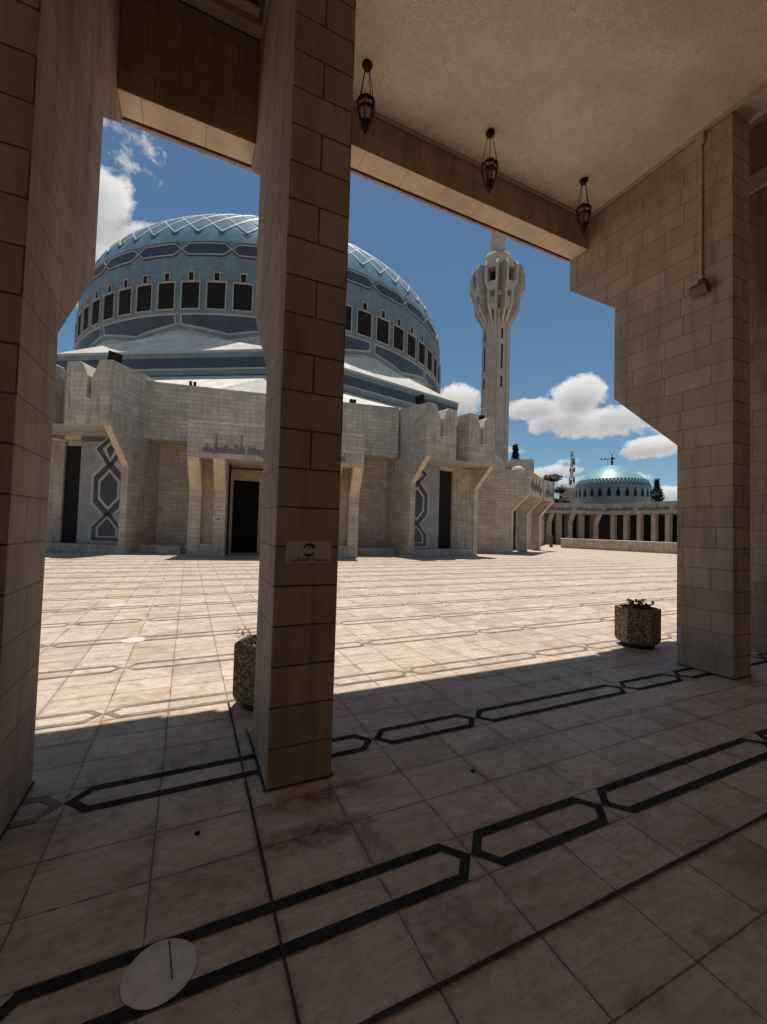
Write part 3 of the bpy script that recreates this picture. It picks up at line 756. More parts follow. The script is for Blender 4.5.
    for poly,cc in shapes:
        k=(.70,.72) if poly is not dia else (.58,.58)
        fig(scale(poly,cc,*k),None,.012).build('mosaic_line',M['mos_line'],pn,MO)
        k=(.54,.60) if poly is not dia else (.30,.30)
        fig(scale(poly,cc,*k),None,.016).build('mosaic_centre',M['mos_dark'],pn,MO)
porch(SR,1,'')
porch(SL,-1,'')
# ring, roofs
def CP(r,ang,z):
    a=R_(ang); return (C.x+r*math.sin(a),C.y-r*math.cos(a),z)
A0=-9.45
RR=20.5
def octo(r,z,off=0): return [CP(r,A0+off+45*k,z) for k in range(8)]
zt=12.05
def band(name,z0,z1,r,mat):
    mb=MB(); a=octo(r,z0); b=octo(r,z1)
    for i in range(8):
        j=(i+1)%8; mb.poly([a[i],a[j],b[j],b[i]])
    a2=octo(r-.5,z0); b2=octo(r-.5,z1)
    for i in range(8):
        j=(i+1)%8; mb.poly([b[i],b[j],b2[j],b2[i]]); mb.poly([a[j],a[i],a2[i],a2[j]])
    return mbuild(mb,name,mat)
band('ring_cornice',zt-.13,zt,RR+.12,M['line'])
band('ring_upper_tiles',zt-.42,zt-.13,RR+.02,M['tile'])
band('ring_dark_tiles',zt-1.08,zt-.42,RR,M['tile_dark'])
band('ring_lower_line',zt-1.18,zt-1.08,RR+.03,M['line'])
band('ring_lower_tiles',zt-1.50,zt-1.18,RR+.02,M['tile'])
# apron roof from ring foot out to the body wall
mb=MB(); rt=octo(RR-.2,zt-1.48)
body=[W(u*.975,v*.975+0,7.6) for u,v in vt]
# matching directions: body vertices 0,1 flank facade (ang -9.9): octo vertex 0 faces it
for k in range(8):
    a=body[2*k]; b=body[2*k+1]; c2=body[(2*k+2)%16]
    mb.poly([a,b,rt[k]]); mb.poly([b,c2,rt[(k+1)%8],rt[k]])
mbuild(mb,'apron_roof',M['roof_stone'])
# antiprism roofs
RD=17.45; RB=17.15
mb=MB(); V=octo(RR-.02,zt+.003)
Ap=[CP(RB,A0+22.5+45*k,14.15) for k in range(8)]
Dd=[CP(RB,A0+45*k,zt+.75) for k in range(8)]
for k in range(8):
    j=(k+1)%8
    mb.poly([V[k],V[j],Ap[k]])
    mb.poly([V[k],Ap[k],Dd[k]]); mb.poly([V[j],Dd[j],Ap[k]])
mbuild(mb,'ring_roof',M['roof_stone'])
# drum + dome shell
ZS=18.03;HB=9.818;PP=2.564;QQ=2.04
def rz(z):
    if z<=ZS: 
        return RD if z>15.4 else RD-(15.4-z)*.12
    t=(z-ZS)/HB; return RD*max(0,1-t**PP)**(1/QQ)
mb=MB(); n=192
def circ(r,z): return [(C.x+r*math.sin(2*math.pi*k/n),C.y-r*math.cos(2*math.pi*k/n),z) for k in range(n)]
mb.grid([circ(rz(z),z) for z in (12.6,13.3,14.2)],0,True); drum=mbuild(mb,'drum_base',M['grey_stone'],smooth=True)
ZT=20.36
zz=[14.2,14.8,15.4,16.2,17,17.6,ZS]+[ZS+ (ZT-ZS)*i/6 for i in range(1,7)]
mb=MB(); mb.grid([circ(rz(z),z) for z in zz],0,True); mbuild(mb,'drum',M['tile'],smooth=True)
zz=[ZT+(ZS+HB*.9999-ZT)*math.sin(i/26*math.pi/2) for i in range(27)]
mb=MB(); mb.grid([circ(max(rz(z),.01),z) for z in zz],0,True); dome=mbuild(mb,'dome',M['tile_top'],smooth=True)
def DP(ang,z,off=0): return CP(rz(z)+off,ang,z)
def surf_patch(mb,a0,a1,flo,fhi,na,nz,off):
    rows=[]
    for i in range(nz+1):
        rows.append([DP(a0+(a1-a0)*j/na,flo(a0+(a1-a0)*j/na)+(fhi(a0+(a1-a0)*j/na)-flo(a0+(a1-a0)*j/na))*i/nz,off) for j in range(na+1)])
    mb.grid(rows)
def ribbon(mb,pts,w,off,th=.05):
    # pts (ang,z), width w metres on the surface
    for i in range(len(pts)-1):
        (a0,z0),(a1,z1)=pts[i],pts[i+1]
        p0=Vector(DP(a0,z0,off));p1=Vector(DP(a1,z1,off)); nrm=Vector((p0.x-C.x,p0.y-C.y,max(0,(z0-ZS))*1.2)).normalized()
        t=(p1-p0).normalized(); s=t.cross(nrm).normalized()*w/2; e=t*w*.3
        mb.prism([p0-e-s,p1+e-s,p1+e+s,p0-e+s],-nrm*th)
VIS=range(-26,27)   # all of the near and side faces
# panels with V bottoms (16)
pd=MB(); pl=MB(); pp=MB()
for k in range(16):
    c_=A0+11.25+22.5*k
    hw=11.25-.55
    for (mbx,g,off) in ((pl,0,.03),(pd,.12,.05)):
        ga=g/17.4*57.3
        a0,a1=c_-hw+ga,c_+hw-ga
        flo=lambda a: 13.93+g*1.1+ (abs(a-c_)/hw)*.60
        fhi=lambda a: 15.30-g
        surf_patch(mbx,a0,a1,flo,fhi,12,1,off)
    surf_patch(pp,c_-11.25,c_+11.25,lambda a: 13.7+(abs(a-c_)/11.25)*.62,lambda a: 14.9,16,1,.012)
mbuild(pp,'drum_skirt',M['tile']); mbuild(pl,'panel_border',M['line']); mbuild(pd,'panel',M['tile_dark'])
# hexagon band
hd=MB(); hl=MB(); hf=MB()
for k in range(32):
    c_=A0+5.625*2*k+5.62  # centre of hexagon (nodes at A0+11.25k)
    hw=5.55
    def top(a,zc,hh,tip): 
        d=abs(a-c_); return zc+hh*min(1,max(0,(hw-d))/tip)
    surf_patch(hd,c_-hw-.08,c_+hw+.08,lambda a: 19.74-.58*min(1,.22+max(0,hw-abs(a-c_))/1.9),lambda a:19.74+.58*min(1,.22+max(0,hw-abs(a-c_))/1.9),18,2,.02)
    pts=[(c_-hw,19.74),(c_-hw+1.6,19.74+.42),(c_,20.16),(c_+hw-1.6,20.16),(c_+hw,19.74)]
    ribbon(hl,pts,.065,.07); ribbon(hl,[(a,2*19.74-z) for a,z in pts],.065,.07)
mbuild(hd,'hexagon_band',M['tile_dark']); mbuild(hl,'hexagon_line',M['line'])
# lattice ribs on the dome
lr=MB(); sh=MB()
lev=[20.95]
ang=0
import itertools
for k in range(64):
    a0=A0+2.8125+5.625*k
    for sgn in (-1,1):
        pts=[];z=21.25;a=a0;step=.36
        i=0
        while z<27.6:
            pts.append((a,z)); 
            # shift in angle keeps the diamonds similar as the dome narrows
            z+=step; a+=sgn*2.8125*step/.80*(1+.0*i); step*=.985 if z<25 else .9
            i+=1
            if i>30 or rz(min(z,27.8))<3.2: break
        ribbon(lr,pts,.115,.05,.04)
    # dark tooth under each low point
    surf_patch(sh,a0-1.0,a0+1.0,lambda a,a0=a0: 20.92+abs(a-a0)*.26,lambda a,a0=a0: 21.2+abs(a-a0)*.28,6,1,.018)
mbuild(lr,'lattice_rib',M['rib'],dome) if False else lr.build('lattice_rib',M['rib'],dome,MO)
sh.build('lattice_tooth',M['tile_dark'],dome,MO)
# windows
def winproto():
    f=MB(); w,h=.66,.95
    # local: x tangent, z up, y = outward negative
    def frame(mb,x0,x1,z0,z1,b,y0=-.10,y1=.05):
        mb.box(x0,x1,y0,y1,z0,z0+b); mb.box(x0,x1,y0,y1,z1-b,z1); mb.box(x0,x0+b,y0,y1,z0+b,z1-b); mb.box(x1-b,x1,y0,y1,z0+b,z1-b)
    frame(f,-w,w,-h-.0,h,.06)
    g=MB(); g.box(-w+.062,w-.062,-.03,.03,-h+.062,h-.062)
    g2=MB()
    # carved girih lattice bars
    for i in range(5):
        for j in range(7):
            cx=-.43+.215*i+(.1 if j%2 else 0); cz=-.75+.25*j
            if cx>.5: continue
            for q in range(3):
                a=q*math.pi/3
                dx,dz=math.cos(a)*.11,math.sin(a)*.13
                g2.prism([(cx-dx-.012,-.03,cz-dz),(cx-dx+.012,-.03,cz-dz),(cx+dx+.012,-.03,cz+dz),(cx+dx-.012,-.03,cz+dz)],(0,-.02,0))
    s=MB(); frame(s,-.22,.22,h+.01,h+.66,.05,-.09,.05)
    sg=MB(); sg.box(-.168,.168,-.03,.03,h+.062,h+.608)
    return f,g,g2,s,sg
f,g,g2,s,sg=winproto()
proto=None
for k in range(64):
    a=A0+2.8125-0.0+5.625*k
    aa=((a+180)%360)-180
    # orientation keeps every window the side steps could see
    if not (-110<aa<92): continue
    px,py,pz=CP(RD+.02,aa,16.46)
    if proto is None:
        wf=f.build('window',M['line'],mosque); gr=g.build('pane',M['black'],wf); gl=g2.build('grille',M['grille'],wf)
        vf=s.build('vent',M['line'],mosque); vg=sg.build('vent_pane',M['black'],vf)
        proto=(wf,vf)
        W1,V1=wf,vf
    else:
        W1=copy_tree(proto[0],mosque); V1=copy_tree(proto[1],mosque)
    for o in (W1,V1):
        o.location=Vector((px,py,pz))-Vector(MO); o.rotation_euler=(0,0,R_(aa))
# roof floodlights & cameras
def roofflood(p,yaw,label,sz=.26):
    t=thing('roof_floodlight',label,'floodlight',p,'black floodlights on the mosque parapets')
    c_=Vector(p); mb=MB(); d=Vector((math.cos(yaw),math.sin(yaw),-.25)).normalized(); sx=d.cross(Vector((0,0,1))).normalized(); up=sx.cross(d).normalized()
    tbox(mb,c_+Vector((0,0,sz*1.1)),sx,up,d,sz,sz*.85,sz*.28); mb.build('housing',M['dark'],t,p,bevel=.02)
    mb=MB(); tbox(mb,c_+Vector((0,0,sz*1.1))+d*sz*.3,sx,up,d,sz*.85,sz*.7,.01); mb.build('lens',M['black'],t,p)
    mb=MB(); mb.tube([c_,c_+Vector((0,0,sz*.6))],.03,6); mb.build('bracket',M['dark'],t,p)
q=SL(.35,.5,7.85); roofflood(q,R_(-60),'black floodlight on top of the left corner merlon')
q=SR(.15,.8,7.9); roofflood(q,R_(200),'black floodlight on top of the corner merlon right of the dome')
q=SR(4.55,.6,7.78); roofflood(q,R_(240),'small black floodlight on the farthest merlon before the minaret',.16)
for (u,lb) in ((-4.0,'tiny twin camera on the parapet left of the middle pillar'),(3.9,'tiny twin camera on the parapet right of the middle pillar')):
    p=W(u,-24.3,8.0); t=thing('parapet_camera',lb,'camera',p,'small cameras on the front parapet')
    mb=MB(); mb.box(p[0]-.16,p[0]-.03,p[1]-.1,p[1]+.1,8.1,8.27); mb.box(p[0]+.03,p[0]+.16,p[1]-.1,p[1]+.1,8.1,8.27); mb.build('body',M['dark'],t,p)
    mb=MB(); mb.box(p[0]-.14,p[0]+.14,p[1]-.04,p[1]+.04,8.0,8.1); mb.build('stand',M['dark'],t,p)
# rear low block right of the mosque
mb=MB(); mb.prism([(28.3,31.3,0),(30.35,30.4,0),(36,38,0),(33,40,0)],(0,0,8.5))
o=tag(mb.build('service_block',M['mos'],org=(29.3,31,0)),'plain flat topped stone block beyond the mosque, at the foot of the minaret','building')
# ------------------------------------------------------------------ minaret
MC=(33.15,39.7,0)
mn=thing('minaret','tall pale stone minaret with a ribbed double balcony and cylindrical cap','minaret',MC)
def ngon(r,n,a0,z): return [(MC[0]+r*math.cos(a0+2*math.pi*k/n),MC[1]+r*math.sin(a0+2*math.pi*k/n),z) for k in range(n)]
fa=math.atan2(-MC[1],-MC[0])  # towards the viewer
a8=fa+R_(10)
mb=MB(); mb.grid([ngon(1.58,8,a8,z) for z in (0,8,16,26.6,28)],0,True); mb.build('shaft',M['minaret'],mn,MC,bevel=.05)
for k in range(8):
    a=a8+k*math.pi/4+math.pi/8
    nd=Vector((math.cos(a),math.sin(a),0)); td=Vector((-nd.y,nd.x,0)); c0=Vector(MC)
    # shallow pilasters at each corner
    mb=MB(); cdir=Vector((math.cos(a-math.pi/8),math.sin(a-math.pi/8),0)); ct=Vector((-cdir.y,cdir.x,0))
    P=[c0+cdir*1.3-ct*.22,c0+cdir*1.66-ct*.15,c0+cdir*1.66+ct*.15,c0+cdir*1.3+ct*.22]
    mb.prism([(p.x,p.y,.1) for p in P],(0,0,27.2)); mb.build('pilaster',M['minaret'],mn,MC,bevel=.03)
    if k%2==0:
        for (z0,z1) in ((24.3,25.6),(20.7,23.7),(18.5,19.8)):
            mb=MB(); b=c0+nd*1.46-td*(.12 if k!=7 else -.12)
            mb.prism([(b-td*.10).to_tuple()[:2]+(z0,),(b+td*.10).to_tuple()[:2]+(z0,),(b+td*.10+nd*.035).to_tuple()[:2]+(z0,),(b-td*.10+nd*.035).to_tuple()[:2]+(z0,)],(0,0,z1-z0)); mb.build('slit_window',M['black'],mn,MC)
    # paired balcony ribs
    for sgn in (-1,1):
        prof=[(1.25,33.1),(2.9,33.1),(3.2,32.5),(3.2,30.7),(2.62,29.6),(2.62,28.1),(1.62,26.3),(1.25,25.2)]
        lean=lambda z: .14+ .30*max(0,min(1,(z-26)/2.2)) + (.20 if z>30 else 0)
        mb=MB(); A=[];B=[]
        for r,z in prof:
            o=sgn*lean(z); A.append(tuple(c0+nd*r+td*(o-.13)+Vector((0,0,z)))); B.append(tuple(c0+nd*r+td*(o+.13)+Vector((0,0,z))))
        n_=len(A); i0=len(mb.v); mb.v+=A+B
        mb.f.append([i0+i for i in range(n_)]); mb.m.append(0); mb.f.append([i0+n_+i for i in reversed(range(n_))]); mb.m.append(0)
        for i in range(n_):
            j=(i+1)%n_; mb.f.append([i0+j,i0+i,i0+n_+i,i0+n_+j]); mb.m.append(0)
        ob=mb.build('balcony_rib',M['minaret'],mn,MC)
        bm=bmesh.new(); bm.from_mesh(ob.data); bmesh.ops.recalc_face_normals(bm,faces=bm.faces); bm.to_mesh(ob.data); bm.free()
    # parapet panels in each pair and lintel
    def pan(r0,r1,hwid,z0,z1,name,mt):
        mb=MB(); P=[c0+nd*r0-td*hwid,c0+nd*r1-td*hwid,c0+nd*r1+td*hwid,c0+nd*r0+td*hwid]
        mb.prism([(p.x,p.y,z0) for p in P],(0,0,z1-z0)); mb.build(name,mt,mn,MC)
    pan(1.9,2.95,.55,29.7,30.6,'parapet',M['minaret']); pan(1.5,2.85,.52,32.3,33.0,'lintel',M['minaret']); pan(1.5,2.45,.36,27.7,29.0,'lower_panel',M['minaret']); pan(1.5,2.1,.36,27.6,28.4,'corbel',M['minaret'])
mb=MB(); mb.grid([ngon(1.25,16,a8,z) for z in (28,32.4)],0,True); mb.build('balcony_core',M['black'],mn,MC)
mb=MB(); mb.grid([ngon(r,8,a8+math.pi/8,z) for r,z in ((2.1,29.3),(2.1,29.9),(1.2,29.9))],0,True); mb.build('balcony_floor',M['minaret'],mn,MC)
mb=MB(); mb.grid([ngon(r,8,a8+math.pi/8,z) for r,z in ((1.5,32.3),(1.85,32.3),(1.85,34.3),(1.75,34.75),(1.45,35.2),(1.0,35.5),(.95,35.55))],0,True); mb.build('upper_drum',M['minaret'],mn,MC)
mb=MB(); mb.grid([ngon(r,16,0,z) for r,z in ((.92,35.5),(.92,38.6),(.7,38.9),(.05,39.6))],0,True); mb.build('cap_cylinder',M['minaret'],mn,MC,smooth=False)
# ------------------------------------------------------------------ connecting arcade wing on the right
Kc=Vector((19.6,20.0)); Aw=Vector((16.7,21.75)); wd_=(Kc-Aw).normalized(); q1=Vector((.824,.566))
wing=thing('side_arcade','stone arcade wing with a script fascia joining the mosque at right','arcade',(Kc.x,Kc.y,0)); WO=(Kc.x,Kc.y,0)
def wing_fin(base,wdir,tdir,name,L=3.4,ov=1.05,top=5.42):
    pr=[(0,3.9),(0,top),(-L,top),(-L,0),(-ov,0),(-ov,2.75)]
    mb=MB(); P=[(base.x+wdir.x*a,base.y+wdir.y*a,z) for a,z in pr]
    mb.prism(P,(tdir*.36).to_3d()); f=mb.build(name,M['mos'],wing,WO,bevel=.015,uvo=(base.x,base.y,0))
    mb=MB(); e=.012
    pr=[(-.02+e,3.88),(-ov+e,2.74),(-ov+e,0.01),(-ov,0.01),(-ov-.0,2.755),(-.03,3.9)]
    mb.prism([(base.x+wdir.x*a+tdir.x*.02,base.y+wdir.y*a+tdir.y*.02,z) for a,z in pr],(tdir*.32).to_3d()); mb.build('pale_edge',M['smooth_stone'],f,WO)
def ob2(mb,o,e1,e2,a0,a1,b0,b1,z0,z1): mb.obox((o.x,o.y),(e1.x,e1.y),(e2.x,e2.y),a0,a1,b0,b1,z0,z1)
wing_fin(Kc,wd_,q1,'arcade_fin',3.4)
wing_fin(Kc+q1*4.62,wd_,q1,'arcade_fin',1.75)
def fascia(o,e,L,nrm,z0,z1,name,seed,far=False):
    mb=MB(); ob2(mb,o,e,nrm,0,L,-.0,-.3,z0,z1); f=mb.build(name,M['mos'] if not far else M['far_stone'],wing if not far else colo,WO if not far else CO,bevel=.015,uvo=(0,0,z0))
    mb=MB(); rnd=random.Random(seed); h=(z1-z0)*.42
    p0=Vector((o.x,o.y,0))+nrm.to_3d()*.004
    script(mb,lambda x,z:(p0.x+e.x*x,p0.y+e.y*x,z),.35,L-.35,z0+(z1-z0)*.30,h,rnd,.03,[(L*k/5.0,1.5) for k in range(1,5)])
    # script extrudes along its own normal; make sure it faces the court
    mb.build('raised_lettering',M['conc_grey'],f,WO if not far else CO)
    return f
qn=Vector((q1.y,-q1.x))
mb=MB(); ob2(mb,Kc,q1,qn,.365,4.62,0,-.3,3.9,5.42); f=mb.build('script_fascia',M['mos'],wing,WO,uvo=(0,0,3.9))
mb=MB(); script(mb,lambda x,z:(Kc.x+q1.x*x+qn.x*.004,Kc.y+q1.y*x+qn.y*.004,z),.5,4.4,4.25,.62,random.Random(9),.035,((1.2,1.45),(2.3,1.4),(3.4,1.45))); mb.build('raised_lettering',M['conc_grey'],f,WO)
mb=MB(); ob2(mb,Kc,q1,wd_,.37,7.6,-2.7,-2.5,0,3.9); mb.build('inner_wall',M['black'],wing,WO)  # coloured black: the shade inside the wing is painted onto this wall
mb=MB(); mb.prism([(Kc.x+q1.x*a+wd_.x*b,Kc.y+q1.y*a+wd_.y*b,3.92) for a,b in((.37,-.3),(4.61,-.3),(4.61,-3.3),(.37,-3.3))],(0,0,1.3)); mb.build('roof_slab',M['mos'],wing,WO)
# second, turned bay
K2=Kc+q1*5.1+Vector((.35,.28)); q2=Vector((.93,.37)); wn2=Vector((.37,-.93)); K2=K2
mb=MB(); ob2(mb,K2,q2,wn2,0,2.1,0,-.3,3.9,5.42); f=mb.build('script_fascia',M['mos'],wing,WO,uvo=(0,0,3.9))
mb=MB(); script(mb,lambda x,z:(K2.x+q2.x*x+wn2.x*.004,K2.y+q2.y*x+wn2.y*.004,z),.3,1.8,4.25,.62,random.Random(12),.035,((.8,1.4),)); mb.build('raised_lettering',M['conc_grey'],f,WO)
wing_fin(K2+q2*1.75,wn2,q2,'arcade_fin',1.7)
mb=MB(); ob2(mb,K2,q2,wn2,-.6,4.5,-3.0,-2.7,0,5.2); mb.build('inner_wall',M['mos_dirty'],wing,WO)
mb=MB(); mb.prism([(K2.x+q2.x*4.5-wn2.x*3,K2.y+q2.y*4.5-wn2.y*3,0),(K2.x+q2.x*4.8-wn2.x*3,K2.y+q2.y*4.8-wn2.y*3,0),(38.3,36.6,0),(38.0,36.9,0)],(0,0,4.6)); mb.build('link_wall',M['mos'],wing,WO)
mb=MB(); mb.lathe((Kc.x-wd_.x*.9+q1.x*.8,Kc.y-wd_.y*.9+q1.y*.8,0),[(.45,5.2),(.43,5.5),(.34,5.66),(.18,5.75),(.01,5.78)],20); mb.build('small_dome',M['mos'],wing,WO,smooth=True)
# ------------------------------------------------------------------ far colonnade
CO=(42.0,33.0,0)
colo=thing('colonnade','long low stone colonnade with dark bays and a carved script fascia across the court','colonnade',CO)
Pa=Vector((38.0,36.3));Pb=Vector((44.0,33.0));Pc=Vector((43.8,21.5))
def camray(px):
    # horizontal bearing of a photograph column at the horizon, used once to space the bays
    a=R_(25.09)+math.atan((px-383.5)/415.0); return Vector((math.sin(a),math.cos(a)))
def hit(px,A,B):
    d=camray(px); e=B-A; den=d.x*e.y-d.y*e.x; t=(A.x*e.y-A.y*e.x)/den; return d*t
for (A,B,cols,zs) in ((Pa,Pb,[(540.8,'f'),(552.8,'f'),(564,'i'),(574,'f'),(587,'i'),(600.5,'f')],0),(Pb,Pc,[(611,'i'),(624,'p'),(637.5,'p'),(652,'p'),(666,'p'),(681,'p'),(697,'p'),(714,'p'),(733,'p')],1)):
    e=(B-A).normalized(); nrm=Vector((e.y,-e.x))
    if nrm.dot(-A)<0: nrm=-nrm
    L=(B-A).length
    z0,z1=3.72,4.95
    mb=MB(); ob2(mb,A,e,nrm,0,L,0,-.3,z0,z1); f=mb.build('script_fascia',M['far_stone'],colo,CO,uvo=(0,0,z0))
    mb=MB(); nseg=max(2,int(L/3.6))
    for q in range(nseg):
        x0=L*q/nseg+.25;x1=L*(q+1)/nseg-.25
        flip=1
        base=A+nrm*.004
        # orientation chosen so the relief stands out of the wall
        if (e.x*nrm.y-e.y*nrm.x)<0: script(mb,lambda x,z:(base.x+e.x*x,base.y+e.y*x,z),x0,x1,z0+.38,.50,random.Random(30+q+zs*9),.04,((x0+.6,1.4),(x0+(x1-x0)*.6,1.35)))
        else:
            bb=B+nrm*.004; script(mb,lambda x,z:(bb.x-e.x*x,bb.y-e.y*x,z),x0,x1,z0+.38,.50,random.Random(30+q+zs*9),.04,((x0+.6,1.4),(x0+(x1-x0)*.6,1.35)))
    mb.build('raised_lettering',M['conc_grey'],f,CO)
    mb=MB(); ob2(mb,A,e,nrm,0,L,-.31,-5.0,z0+.05,z1-.25); mb.build('roof_slab',M['far_stone'],colo,CO)
    mb=MB(); ob2(mb,A,e,nrm,-.3 if zs else -1,L+(.3 if zs else 5.5),-5.0 if zs==0 else -4.2,-5.3 if zs==0 else -4.5,0,z1-.3); mb.build('rear_wall',M['black'],colo,CO)  # near-black colour stands in for the deep shade of the bays
    for px,kind in cols:
        p=hit(px,A,B); off=(p-A).dot(e)
        if off<-.5 or off>L+2: continue
        mb=MB()
        if kind=='f':
            pr=[(-.01,z0-.01),(-2.2,z0-.01),(-2.2,0),(-1.0,0),(-1.0,2.7)]
            mb.prism([(A.x+e.x*(off-.3)+nrm.x*a,A.y+e.y*(off-.3)+nrm.y*a,z) for a,z in pr],(e*.55).to_3d())
        elif kind=='i' and zs==0:
            ob2(mb,A,e,nrm,off-.35,off+.35,-1.5,-2.1,0,z0+.03)
        else:
            ob2(mb,A,e,nrm,off-.22,off+.22,-.25,-.75,0,z0-.005)
        mb.build('column',M['far_stone'],colo,CO)
# ------------------------------------------------------------------ far domed building
DC=Vector((57.2,41.7)); DO=(57.2,41.7,0)
fd=thing('domed_hall','smaller hall with a turquoise green dome and arched windows beyond the colonnade','domed building',DO)
def dr(prof,name,mat,n=96,smooth=True):
    mb=MB(); mb.grid([[(DC.x+r*math.cos(2*math.pi*k/n),DC.y+r*math.sin(2*math.pi*k/n),z) for k in range(n)] for r,z in prof],0,True); return mb.build(name,mat,fd,DO,smooth=smooth)
dr([(5.05,4.4),(5.05,7.9),(5.02,8.3),(4.9,8.75)],'drum',M['tile'])
sk=[(4.9,8.75),(4.55,9.35)]+[(4.55*math.cos(a*math.pi/2/10),9.35+2.35*math.sin(a*math.pi/2/10)**1.0) for a in range(1,10)]+[(.02,11.75)]
sk=[(4.9,8.75),(4.72,9.1),(4.3,9.55),(3.6,10.12),(2.8,10.72),(2.0,11.2),(1.1,11.58),(.5,11.72),(.02,11.76)]
def lowpoly(prof,name,mat): return dr(prof,name,mat,96,True)
lowpoly(sk,'dome_skin',M['green'])
# zigzag collar
mb=MB()
for row in range(3):
    for k in range(64):
        a0=2*math.pi*(k+(row%2)*.5)/64; da=2*math.pi/64*.46; z0=8.35+row*.34
        r=5.06-(row*.10)
        def q(a,z): 
            rr=5.08 if z<8.35 else 5.08-(z-8.35)*.42
            return (DC.x+rr*math.cos(a),DC.y+rr*math.sin(a),z)
        mb.poly([q(a0-da,z0+.17),q(a0,z0),q(a0+da,z0+.17),q(a0,z0+.34)])
mb.build('zigzag_collar',M['tile_dark'],fd,DO)
face=math.atan2(-DC.y,-DC.x)
for k in range(28):
    a=2*math.pi*(k+.5)/28
    d=(a-face+math.pi)%(2*math.pi)-math.pi
    if abs(d)>R_(115): continue
    nd=Vector((math.cos(a),math.sin(a),0)); td=Vector((-nd.y,nd.x,0)); c0=Vector((DC.x,DC.y,0))+nd*4.98
    mb=MB(); P=[c0-td*.24+Vector((0,0,6.75)),c0+td*.24+Vector((0,0,6.75)),c0+td*.24+Vector((0,0,7.5)),c0+td*.1+Vector((0,0,7.6)),c0+td*.1+Vector((0,0,7.95)),c0-td*.1+Vector((0,0,7.95)),c0-td*.1+Vector((0,0,7.6)),c0-td*.24+Vector((0,0,7.5))]
    mb.prism(P,nd*.10); mb.build('window',M['black'],fd,DO)
ft=thing('crescent_finial','dark metal mast with a crescent ring and loudspeakers on the green dome','finial',(DC.x,DC.y,11.75)); FO=(DC.x,DC.y,11.75)
sdir=Vector((math.cos(face+math.pi/2),math.sin(face+math.pi/2),0)); cc=Vector((DC.x,DC.y,0))
mb=MB(); mb.lathe((DC.x,DC.y,0),[(.16,11.7),(.12,12.0),(.2,12.2),(.09,12.4),(.22,12.75),(.07,13.0),(.05,13.5)],10); mb.build('mast',M['dark'],ft,FO)
mb=MB(); pts=[cc+Vector((0,0,13.75))+sdir*(.26*math.cos(R_(a)))+Vector((0,0,.26*math.sin(R_(a)))) for a in range(110,431,20)]
mb.tube(pts,[.02+.05*math.sin(math.pi*i/(len(pts)-1)) for i in range(len(pts))],8); mb.build('crescent',M['whitedisc'],ft,FO)
mb=MB(); s2=-sdir if (sdir.dot(Vector((.9,-.42,0)))>0) else sdir
mb.tube([cc+Vector((0,0,12.7))+s2*-.45,cc+Vector((0,0,12.7))+s2*1.2],.04,6)
for q in (1.25,.75,-.4): mb.tube([cc+Vector((0,0,12.75))+s2*q,cc+Vector((0,0,12.75))+s2*(q+.25)],[.05,.16],8)
mb.tube([cc+s2*.55+Vector((0,0,11.6)),cc+s2*.55+Vector((0,0,12.7))],.035,6); mb.build('loudspeakers',M['dark'],ft,FO)
# ------------------------------------------------------------------ low wall
A=Vector((32.4,28.9));B=Vector((36.0,19.6));e=(B-A).normalized();nrm=Vector((e.y,-e.x))
if nrm.dot(-A)<0: nrm=-nrm
LO=(34,24.5,0); lw=thing('low_wall','low stone planter wall standing across the court before the colonnade','low wall',LO)
B2=A+e*17
mb=MB(); ob2(mb,A,e,nrm,0,17,-.35,0,0,.84); mb.build('wall',M['mos_dirty'],lw,LO,bevel=.02)
mb=MB(); ob2(mb,A,e,nrm,-.06,17.06,-.42,.06,.842,.93); mb.build('coping',M['roof_stone'],lw,LO,bevel=.015)
mb=MB(); ob2(mb,A,e,nrm,0,17,-4,-.36,.5,.7); mb.build('planting_bed',M['soil'],lw,LO)
mb=MB(); p=A-e*.9; 
mb.lathe((p.x,p.y,0),[(.16,0),(.15,.5),(.19,.9),(.15,1.0),(.12,1.15),(.02,1.2)],10)
tag(mb.build('bollard',M['wood'],org=(p.x,p.y,0)),'brown bollard at the left end of the low wall','bollard')
# ------------------------------------------------------------------ distant building, tower, trees
mb=MB(); BO=(62,50.5,0)
fb=thing('distant_building','flat roofed beige building with a small window, behind the colonnade left of the green dome','building',BO)
def wpt(px,dist): d=camray(px); return d*dist
a=wpt(559,74);b=wpt(578.5,74)
ee=(b-a).normalized(); nn=Vector((-ee.y,ee.x)); 
if nn.dot(a)<0: nn=-nn
mb=MB(); ob2(mb,a,ee,nn,0,(b-a).length,0,8,0,8.4); mb.build('wall',M['far_stone'],fb,BO)
mb=MB(); ob2(mb,a,ee,nn,-.1,(b-a).length+.1,-.1,8.1,8.4,8.75); mb.build('parapet',M['smooth_stone'],fb,BO)
mb=MB(); ob2(mb,a,ee,nn,3.0,3.8,-.03,.1,6.0,7.0); mb.build('window',M['black'],fb,BO)
mb=MB(); ob2(mb,a,ee,nn,.1,.5,-.03,.1,6.6,7.4); mb.build('window',M['black'],fb,BO)
for q,lb in ((.6,'round white water tank on the beige roof, left one'),(2.2,'round white water tank on the beige roof, right one')):
    p=a+ee*q+nn*2; mb=MB(); mb.lathe((p.x,p.y,0),[(.02,8.76),(.38,8.8),(.45,9.2),(.3,9.6),(.02,9.7)],12)
    tag(mb.build('water_tank',M['whitedisc'],org=(p.x,p.y,8.75)),lb,'water tank','water tanks on the beige roof')
p=wpt(571.5,95); TO=(p.x,p.y,0)
tw=thing('telecom_tower','slim telecom mast crowded with antennas, behind the beige building','tower',TO)
mb=MB()
